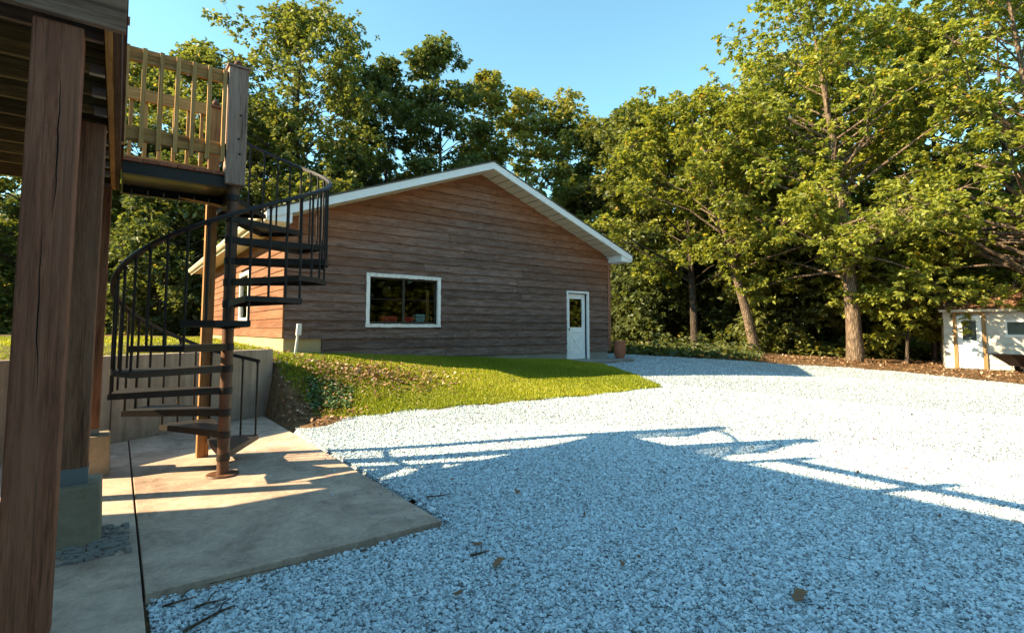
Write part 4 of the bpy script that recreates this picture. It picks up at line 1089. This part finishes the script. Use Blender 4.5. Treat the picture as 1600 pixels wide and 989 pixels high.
# deeper wood at right of the garage
gr_w = 'thin trees deep in the shaded wood'
rd_ = random.Random(5)
WOODS = ['thin shaded tree deep in the wood just right of the garage eave', 'shaded tree deep behind the dark straight oak, on its left', 'shaded tree between the dark straight oak and the leaning trunk',
         'farthest shaded tree directly behind the leaning trunk', 'shaded tree well behind the gap right of the leaning trunk', 'shaded tree just left behind the thick sunlit trunk', 'farthest shaded tree right behind the thick sunlit trunk',
         'shaded tree in the dark gap left of the white shed', 'shaded tree rising behind the door of the white shed', 'shaded tree rising behind the window of the white shed', 'nearest thin tree in the dark wood at the garage corner', 'nearest thin tree in shade just right of the leaning trunk']
for i, (px, d) in enumerate(((985, 40), (1045, 36), (1110, 33), (1140, 40), (1215, 36), (1300, 34), (1360, 40), (1440, 34), (1520, 36), (1580, 33), (1000, 33), (1200, 31))):
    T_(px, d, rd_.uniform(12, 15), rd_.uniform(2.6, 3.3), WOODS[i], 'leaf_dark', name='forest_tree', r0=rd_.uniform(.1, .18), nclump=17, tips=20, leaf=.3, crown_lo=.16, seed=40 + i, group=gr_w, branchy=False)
# understory between the trunks
gr_u = 'young trees under the oaks'
for i, (px, d, h, hw, lab, mt) in enumerate((
        (1010, 26.5, 6.0, 1.9, 'young dark leafy tree just right of the garage corner', 'leaf_dark'), (1055, 30, 7.0, 2.2, 'young tree filling the gap left of the dark straight oak', 'leaf_dark'),
        (1125, 27.5, 6.5, 2.0, 'young tree between the dark straight oak and the leaning trunk', 'leaf_dark'), (1215, 23.5, 5.6, 1.9, 'young leafy tree right beside the leaning trunk', 'leaf_mid'),
        (1290, 24.5, 6.4, 2.0, 'young leafy tree left beside the thick sunlit trunk', 'leaf_mid'), (1418, 19.8, 6.2, 2.0, 'young leafy tree with a thin stem between the thick sunlit trunk and the white shed', 'leaf_oak'),
        (1452, 20.6, 5.4, 1.7, 'young leafy tree brushing the left end of the white shed', 'leaf_oak'), (975, 31, 6.5, 2.2, 'young tree half hidden by the right garage corner', 'leaf_dark'), (1345, 27, 7, 2.3, 'young tree behind the thick sunlit trunk', 'leaf_dark'))):
    T_(px, d, h, hw, lab, mt, name='young_tree', r0=.07, nclump=26, tips=24, lpt=9, leaf=.2, crown_lo=.1, seed=90 + i, group=gr_u)
# trees behind the viewpoint, which the panes mirror
gr_m = 'trees behind the viewpoint mirrored in the garage panes'
for i, (x, y) in enumerate(((13, -14), (19, -13), (25, -12), (31, -9))):
    tree('oak_tree', ('first', 'second', 'third', 'last')[i] + ' oak along the near side of the clearing, counted from the house', x, y, 13, 3.9, 'leaf_oak', r0=.3, nclump=36, tips=20, leaf=.34, crown_lo=.06, seed=70 + i, group=gr_m, branchy=False)

rng = np.random.default_rng(77)
def stuff(name, P0, size, mat, label, cat, up=1.0, ratio=.55, tint=None, droop=.15):
    V, F = cloud(P0, size, up, 1.0, ratio, droop)
    t = rng.random(len(F)) if tint is None else tint
    o = link(name, np_mesh(name, V, F, {'tint': ('FACE', t)}), M[mat])
    return tag(o, label, cat, kind='stuff')

# far wood: a deep belt of foliage that closes the gaps between trunks
n = 78000
th = rng.uniform(-3.14159, 3.14159, n); dd = rng.uniform(41, 56, n)
zt = 11 + 1.8 * np.sin(th * 23) + 1.3 * np.sin(th * 51 + 1)
X = FW[0] * dd * np.cos(th) + RT[0] * dd * np.sin(th) + 4; Y = FW[1] * dd * np.cos(th) + RT[1] * dd * np.sin(th) + 3
Z = .4 + zt * rng.random(n) ** 1.25
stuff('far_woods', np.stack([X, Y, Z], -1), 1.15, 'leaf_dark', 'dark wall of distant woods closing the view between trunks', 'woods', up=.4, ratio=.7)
# undergrowth under the trees
def belt(n, d0, d1, px0, px1, hmax, pw=1.6):
    px = rng.uniform(px0, px1, n); d = rng.uniform(d0, d1, n)
    l = (px - 800) / 815 * d
    x = FW[0] * d + RT[0] * l; y = FW[1] * d + RT[1] * l
    lump = .35 + .65 * (.5 + .5 * np.sin(x * 1.7 + 2 * np.sin(y * .9))) * (.5 + .5 * np.sin(y * 1.3 + 1.1))
    z = H(x, y) + hmax * lump * rng.random(n) ** pw
    return np.stack([x, y, z], -1)
pu = np.concatenate([belt(9000, 21.8, 25, 1240, 1490, .95), belt(6000, 25, 36, 940, 1250, .9), belt(7000, 26, 36, 1250, 1600, 1.8), belt(9000, 27, 36, -60, 420, 2.4), belt(5000, 32, 40, 420, 960, 3)])
def thicket(n):
    q = belt(n, 18.3, 25, 940, 1185, 1.0)
    hh = .25 + .9 * np.clip(np.sin(q[:, 0] * 4.3 + 2 * np.sin(q[:, 1] * 3.1)) * np.sin(q[:, 1] * 3.7 + 1), 0, 1) ** 1.5
    q[:, 2] = H(q[:, 0], q[:, 1]) + hh * rng.random(n) ** 1.2 + .02
    return q
pd = thicket(5200); pd = pd[~inpoly(pd[:, 0], pd[:, 1], GRAVEL) & ~((pd[:, 0] < 13.6) & (pd[:, 1] < 25))]
stuff('weeds', pd, .2, 'leaf_dark', 'dark low weeds added to deepen the shade beyond the far gravel edge by the garage', 'weeds', up=.5)  # dark leaf belt added so the pale ground strip reads as shade
ing = inpoly(pu[:, 0], pu[:, 1], [(2, 11), (13.5, 11), (13.5, 25), (2, 25)]) | inpoly(pu[:, 0], pu[:, 1], GRAVEL)
stuff('undergrowth', pu[~ing], .22, 'leaf_mid', 'low green undergrowth between the tree trunks', 'undergrowth')

# fallen leaves: strip beyond the gravel, around the shed, bank by the wall, lawn pile, shed roof
def scatter(n, poly, lift=.02):
    p = np.array(poly); lo = p.min(0); hi = p.max(0); out = []
    while len(out) < n:
        q = rng.uniform(lo, hi, (n, 2)); out += list(q[inpoly(q[:, 0], q[:, 1], poly)])
    q = np.array(out[:n]); return np.stack([q[:, 0], q[:, 1], H(q[:, 0], q[:, 1]) + lift * rng.random(n) + .012], -1)
strip = scatter(7000, [(16.5, 9.7), (18.2, 8.6), (19.1, 7.0), (19.1, 5.4), (18.0, 2.5), (17, -1), (30, -4), (30, 3), (23, 8.5), (20, 11), (17.2, 11.6)], .05)
strip = strip[~inpoly(strip[:, 0], strip[:, 1], GRAVEL)]
stuff('leaf_litter', strip, .10, 'dead_leaf', 'brown leaf litter along the far gravel edge and before the shed', 'leaf litter', up=2.2, ratio=.6, droop=0)
bank = scatter(420, [(2.3, 10.1), (2.15, 8.7), (2.5, 8.2), (3.4, 8.4), (3.3, 9.4), (2.7, 10.2)], .05)
stuff('bank_leaves', bank, .07, 'dead_leaf', 'dull brown leaves and soil on the shaded bank at the wall end', 'leaf litter', up=1.6, ratio=.6, droop=0, tint=np.clip(rng.normal(.45, .22, len(bank)), 0, 1))
ctr = np.array([3.95, 9.75])
q = rng.normal(0, 1, (1700, 2)) * np.array([.85, .42]); q = ctr + q @ np.array([[.93, -.37], [.37, .93]])
pile = np.stack([q[:, 0], q[:, 1], H(q[:, 0], q[:, 1]) + .03 + .06 * rng.random(len(q))], -1)
stuff('leaf_pile', pile, .07, 'dead_leaf', 'scattered pile of dry brown leaves on the sunlit lawn', 'leaf pile', up=1.2, ratio=.62, droop=0, tint=np.clip(rng.normal(.62, .25, len(pile)), 0, 1))
q = scatter(170, [(2.3, 2), (2.3, 7.5), (9, 6.5), (16, 5), (14, -1), (5, 0)], .02); q[:, 2] += .02
stuff('leaf_bits', q, .045, 'dead_leaf', 'small brown leaf bits strewn over the gravel drive', 'leaf bits', up=1.6, ratio=.6, droop=0, tint=np.clip(rng.normal(.3, .2, len(q)), 0, 1))
# ivy patch
q = scatter(1100, [(2.62, 8.95), (3.2, 8.75), (3.45, 9.3), (3.1, 9.75), (2.7, 9.7)], .06)
stuff('ground_ivy', q, .06, 'ivy', 'patch of blue green ground ivy on the bank beside the retaining wall', 'ground ivy', up=1.3, ratio=.75)
# shed roof leaves (in shed space turned to the world)
n = 900
lx = rng.uniform(-.1, SWD, n); ly = rng.uniform(-.1, 1.4, n); lz = SHT + .12 + (ly + .14) * .518 + .02
c_, s_ = math.cos(SHR), math.sin(SHR)
rp = np.stack([SHP[0] + c_ * lx - s_ * ly, SHP[1] + s_ * lx + c_ * ly, sz + lz], -1)
stuff('roof_leaves', rp, .12, 'dead_leaf', 'brown fallen leaves lying on the shed roof', 'leaf litter', up=2.0, ratio=.6, droop=0)

# grass blades
def grass(n, poly, hgt, tintfn=None, dens=None):
    p = scatter(n, poly, 0); p[:, :2] += rng.normal(0, .05, (n, 2)); p[:, 2] = H(p[:, 0], p[:, 1]) + .01; x, y = p[:, 0], p[:, 1]
    keep = ~((x < 2.32) & (y < wall_y(x) + .2)) & ~((x > 2.74) & (y > 11.6) & (x < 12.7))
    bare = .55 * np.exp(-(((x - 2.5) / .42) ** 2 + ((y - 8.9) / .6) ** 2))
    keep &= rng.random(n) > bare * 1.3
    p = p[keep]; n = len(p)
    D_ = unit(n) * .45; D_[:, 2] = 1.0
    N_ = unit(n); N_[:, 2] *= .2
    L = hgt * rng.uniform(.5, 1.3, n) * (.8 + .35 * np.sin(p[:, 0] * 3.1) * np.sin(p[:, 1] * 2.7))
    V, F = leaf_quads(p, D_, N_, L, np.full(n, .013) * rng.uniform(.7, 1.4, n), .25)
    L *= np.where(rng.random(n) > .985, 1.9, 1.0)
    t = np.clip(rng.beta(2, 2, n) * .7 + .12 + .15 * np.sin(p[:, 0] * 1.3 + p[:, 1] * .7) + (rng.random(n) > .96) * .4, 0, 1)
    return V, F, t
a = grass(120000, [q for q in LAWN[:16]] + [(10.78, 11.62), (2.77, 11.62)], .075)
b = grass(26000, [(-4, 6.8), (2.3, 10.3), (2.77, 11.6), (2.6, 22), (-8, 22)], .09)
V = np.concatenate([a[0], b[0]]); F = np.concatenate([a[1], b[1] + len(a[0])]); t = np.concatenate([a[2], b[2]])
g = link('grass', np_mesh('grass', V, F, {'tint': ('FACE', t)}), M['grass']); tag(g, 'short sunlit green lawn grass in front of the garage and above the wall', 'grass', kind='stuff')

# ------------------------------------------------------------------ gravel stones (instanced)
def stones():
    P = []
    for d0, d1, dens in ((1.6, 4.5, 4300), (4.5, 8, 2900), (8, 12, 1100), (12, 18, 320), (18, 24, 200)):
        n = int(dens * (d1 ** 2 - d0 ** 2) * .95)
        th = rng.uniform(-.95, .95, n); d = np.sqrt(rng.uniform(d0 ** 2, d1 ** 2, n))
        x = FW[0] * d * np.cos(th) + RT[0] * d * np.sin(th); y = FW[1] * d * np.cos(th) + RT[1] * d * np.sin(th)
        xx, yy = jit(x, y, .07)
        k = inpoly(xx, yy, GRAVEL) & ~((x < 2.13) & (y > 3.70)) & ~((x < .19) & (y > .1))
        P.append(np.stack([x[k], y[k]], -1))
    # thin spill over the slab edge and lawn edge
    n = 120; x = rng.uniform(1.4, 2.1, n); y = rng.uniform(3.75, 7.6, n); k = rng.random(n) < ((x - 1.3) / .8) ** 3
    sp = np.stack([x[k], y[k], np.full(k.sum(), .008)], -1)
    P = np.concatenate(P); z = H(P[:, 0], P[:, 1]) + .014
    V = np.concatenate([np.column_stack([P, z]), sp])
    me = bpy.data.meshes.new('gravel_stones'); me.vertices.add(len(V)); me.vertices.foreach_set('co', V.astype(np.float32).ravel())
    s = (rng.lognormal(-.12, .33, len(V)) * .0083).clip(.004, .022)
    at_ = me.attributes.new('size', 'FLOAT', 'POINT'); at_.data.foreach_set('value', s.astype(np.float32)); me.update()
    o = link('gravel_stones', me); tag(o, 'white crushed stone gravel covering the drive', 'gravel', kind='stuff')
    ng = bpy.data.node_groups.new('stone_scatter', 'GeometryNodeTree')
    ng.interface.new_socket('Geometry', in_out='INPUT', socket_type='NodeSocketGeometry'); ng.interface.new_socket('Geometry', in_out='OUTPUT', socket_type='NodeSocketGeometry')
    N = ng.nodes; Lk = ng.links.new
    gi = N.new('NodeGroupInput'); go = N.new('NodeGroupOutput')
    join = N.new('GeometryNodeGeometryToInstance')
    for i in range(6):
        ic = N.new('GeometryNodeMeshIcoSphere'); ic.inputs['Radius'].default_value = 1.0; ic.inputs['Subdivisions'].default_value = 2
        sp_ = N.new('GeometryNodeSetPosition')
        nz = N.new('ShaderNodeTexNoise'); nz.noise_dimensions = '4D'; nz.inputs['W'].default_value = i * 7.3; nz.inputs['Scale'].default_value = .9; nz.inputs['Detail'].default_value = 1.0
        sb = N.new('ShaderNodeVectorMath'); sb.operation = 'SUBTRACT'; sb.inputs[1].default_value = (.5, .5, .5); Lk(nz.outputs['Color'], sb.inputs[0])
        ml = N.new('ShaderNodeVectorMath'); ml.operation = 'SCALE'; ml.inputs['Scale'].default_value = 2.0; Lk(sb.outputs[0], ml.inputs[0])
        Lk(ic.outputs['Mesh'], sp_.inputs['Geometry']); Lk(ml.outputs[0], sp_.inputs['Offset'])
        tr = N.new('GeometryNodeTransform'); tr.inputs['Scale'].default_value = ((1.15, .8, .62), (1.0, .95, .6), (1.3, .75, .7), (.95, .8, .75), (1.2, 1.0, .5), (1.05, .7, .65))[i]
        sm = N.new('GeometryNodeSetMaterial'); sm.inputs['Material'].default_value = M['stone']
        Lk(sp_.outputs[0], tr.inputs['Geometry']); Lk(tr.outputs[0], sm.inputs['Geometry'])
        Lk(sm.outputs[0], join.inputs[0])
    na = N.new('GeometryNodeInputNamedAttribute'); na.data_type = 'FLOAT'; na.inputs['Name'].default_value = 'size'
    rv = N.new('FunctionNodeRandomValue'); rv.data_type = 'FLOAT_VECTOR'; rv.inputs[0].default_value = (-.6, -.6, 0); rv.inputs[1].default_value = (.6, .6, 6.28)
    iop = N.new('GeometryNodeInstanceOnPoints'); iop.inputs['Pick Instance'].default_value = True
    Lk(gi.outputs[0], iop.inputs['Points']); Lk(join.outputs[0], iop.inputs['Instance']); Lk(rv.outputs[0], iop.inputs['Rotation']); Lk(na.outputs[0], iop.inputs['Scale'])
    Lk(iop.outputs[0], go.inputs[0])
    md = o.modifiers.new('scatter', 'NODES'); md.node_group = ng
stones()

# crumbled concrete and soil round the nearer pier
b = MB(); r = random.Random(3)
for i in range(420):
    a = r.uniform(-.4, 1.0); x = -.25 + r.uniform(.0, .42) + .06 * a; y = 4.62 + r.uniform(-.16, .5); s = r.uniform(.005, .02) * (1.4 if r.random() < .08 else 1)
    if x < -.03 and y > 4.77: continue
    if x > .13: continue
    c = Vector((x, y, .006 + s * .3))
    b.hexa([c + Vector((sx * s * r.uniform(.6, 1.2), sy * s * r.uniform(.6, 1.2), sz_ * s * .5)) for sz_ in (-1, 1) for sx, sy in ((-1, -1), (1, -1), (1, 1), (-1, 1))])
o = part('pier_debris', b, M['foundation_grey']); tag(o, 'crumbled dark rubble round the foot of the nearer concrete pier', 'rubble', kind='stuff')

# ------------------------------------------------------------------ fallen leaves and twigs on the shaded gravel
def fallen(x, y, s, rz, label):
    zb = h1(x, y) + .035
    b = MB(); ang = np.linspace(0, 2 * math.pi, 17)[:-1]
    ring = []
    for i, a in enumerate(ang):
        rr = s * (.8 + .2 * math.cos(2 * a)) * (1.0 if i % 2 == 0 else .8)
        ring.append((rr * math.cos(a), .75 * rr * math.sin(a), max(0, .35 * s * (.5 + .5 * math.sin(a * 1.5 + rz)) )))
    n = len(ring); b.v = [(0, 0, .28 * s), (0, 0, .28 * s + .004)] + ring + [(p[0], p[1], p[2] + .004) for p in ring]
    for i in range(n):
        j = (i + 1) % n
        b.f += [(0, 2 + j, 2 + i), (1, 2 + n + i, 2 + n + j), (2 + i, 2 + j, 2 + n + j, 2 + n + i)]
    T = root('fallen_leaf', (x, y, zb), label, 'leaf', rz, 'fallen leaves on the gravel')
    me_o = part('blade', b, M['dead_leaf'], T, True)
    a = me_o.data.attributes.new('tint', 'FLOAT', 'FACE'); a.data.foreach_set('value', np.full(len(me_o.data.polygons), .5, np.float32))
    part('stem', MB().tube([(s * .7, 0, .1 * s), (s * 1.1, .005, .012), (s * 1.25, .012, .012)], .0025, 5), M['rust'], T, True)
fallen(2.02, 2.82, .062, .4, 'largest curled brown oak leaf on the shaded gravel, nearest the slab corner')
fallen(2.08, 3.16, .04, 2.1, 'small brown leaf just beyond the largest leaf on the gravel')
fallen(2.99, 3.88, .05, 1.2, 'grey brown curled leaf farthest out on the shaded gravel')
fallen(1.62, 2.66, .035, 3.0, 'small dark leaf left of the largest leaf on the gravel')
fallen(3.05, 1.42, .07, .1, 'dark brown leaf lying alone at the right of the shaded gravel')
fallen(2.61, 2.3, .03, .9, 'tiny reddish leaf right of the largest leaf')
def twig(pts, r, label):
    x, y = pts[0]; z0 = h1(x, y) + .018
    P3 = [(p[0] - x, p[1] - y, .012 * (i % 2) + .012) for i, p in enumerate(pts)]
    T = root('twig', (x, y, z0), label, 'twig', 0, 'twigs on the gravel by the slab')
    part('stick', MB().tube(P3, [r * .75] + [r * .68] * (len(P3) - 2) + [r * .4], 6), M['bark'], T, True, smo=60)
    m = Vector(P3[len(P3) // 2]); part('spur', MB().tube([m, m + Vector((.03, .05, .02)), m + Vector((.07, .07, .02))], [r * .4, r * .35, r * .2], 5), M['bark'], T, True)
twig([(.33, 3.20), (.42, 3.23), (.5, 3.3), (.58, 3.30)], .012, 'longest forked dead twig on the gravel near the slab joint')
twig([(.26, 3.52), (.34, 3.50), (.42, 3.53)], .01, 'short dead twig lying nearest the slab corner by the joint')
twig([(.40, 3.42), (.46, 3.41), (.53, 3.42)], .011, 'stubby brown stick between the two longer twigs')
twig([(.5, 3.66), (.7, 3.62), (.9, 3.63), (1.05, 3.6)], .004, 'thin straight twig parallel to the slab front edge')
twig([(2.28, 4.30), (2.38, 4.22), (2.5, 4.24)], .01, 'dead twig on the gravel past the slab right corner')
twig([(1.95, 3.05), (2.02, 3.02), (2.1, 3.04)], .01, 'short dark twig left of the small brown leaf')
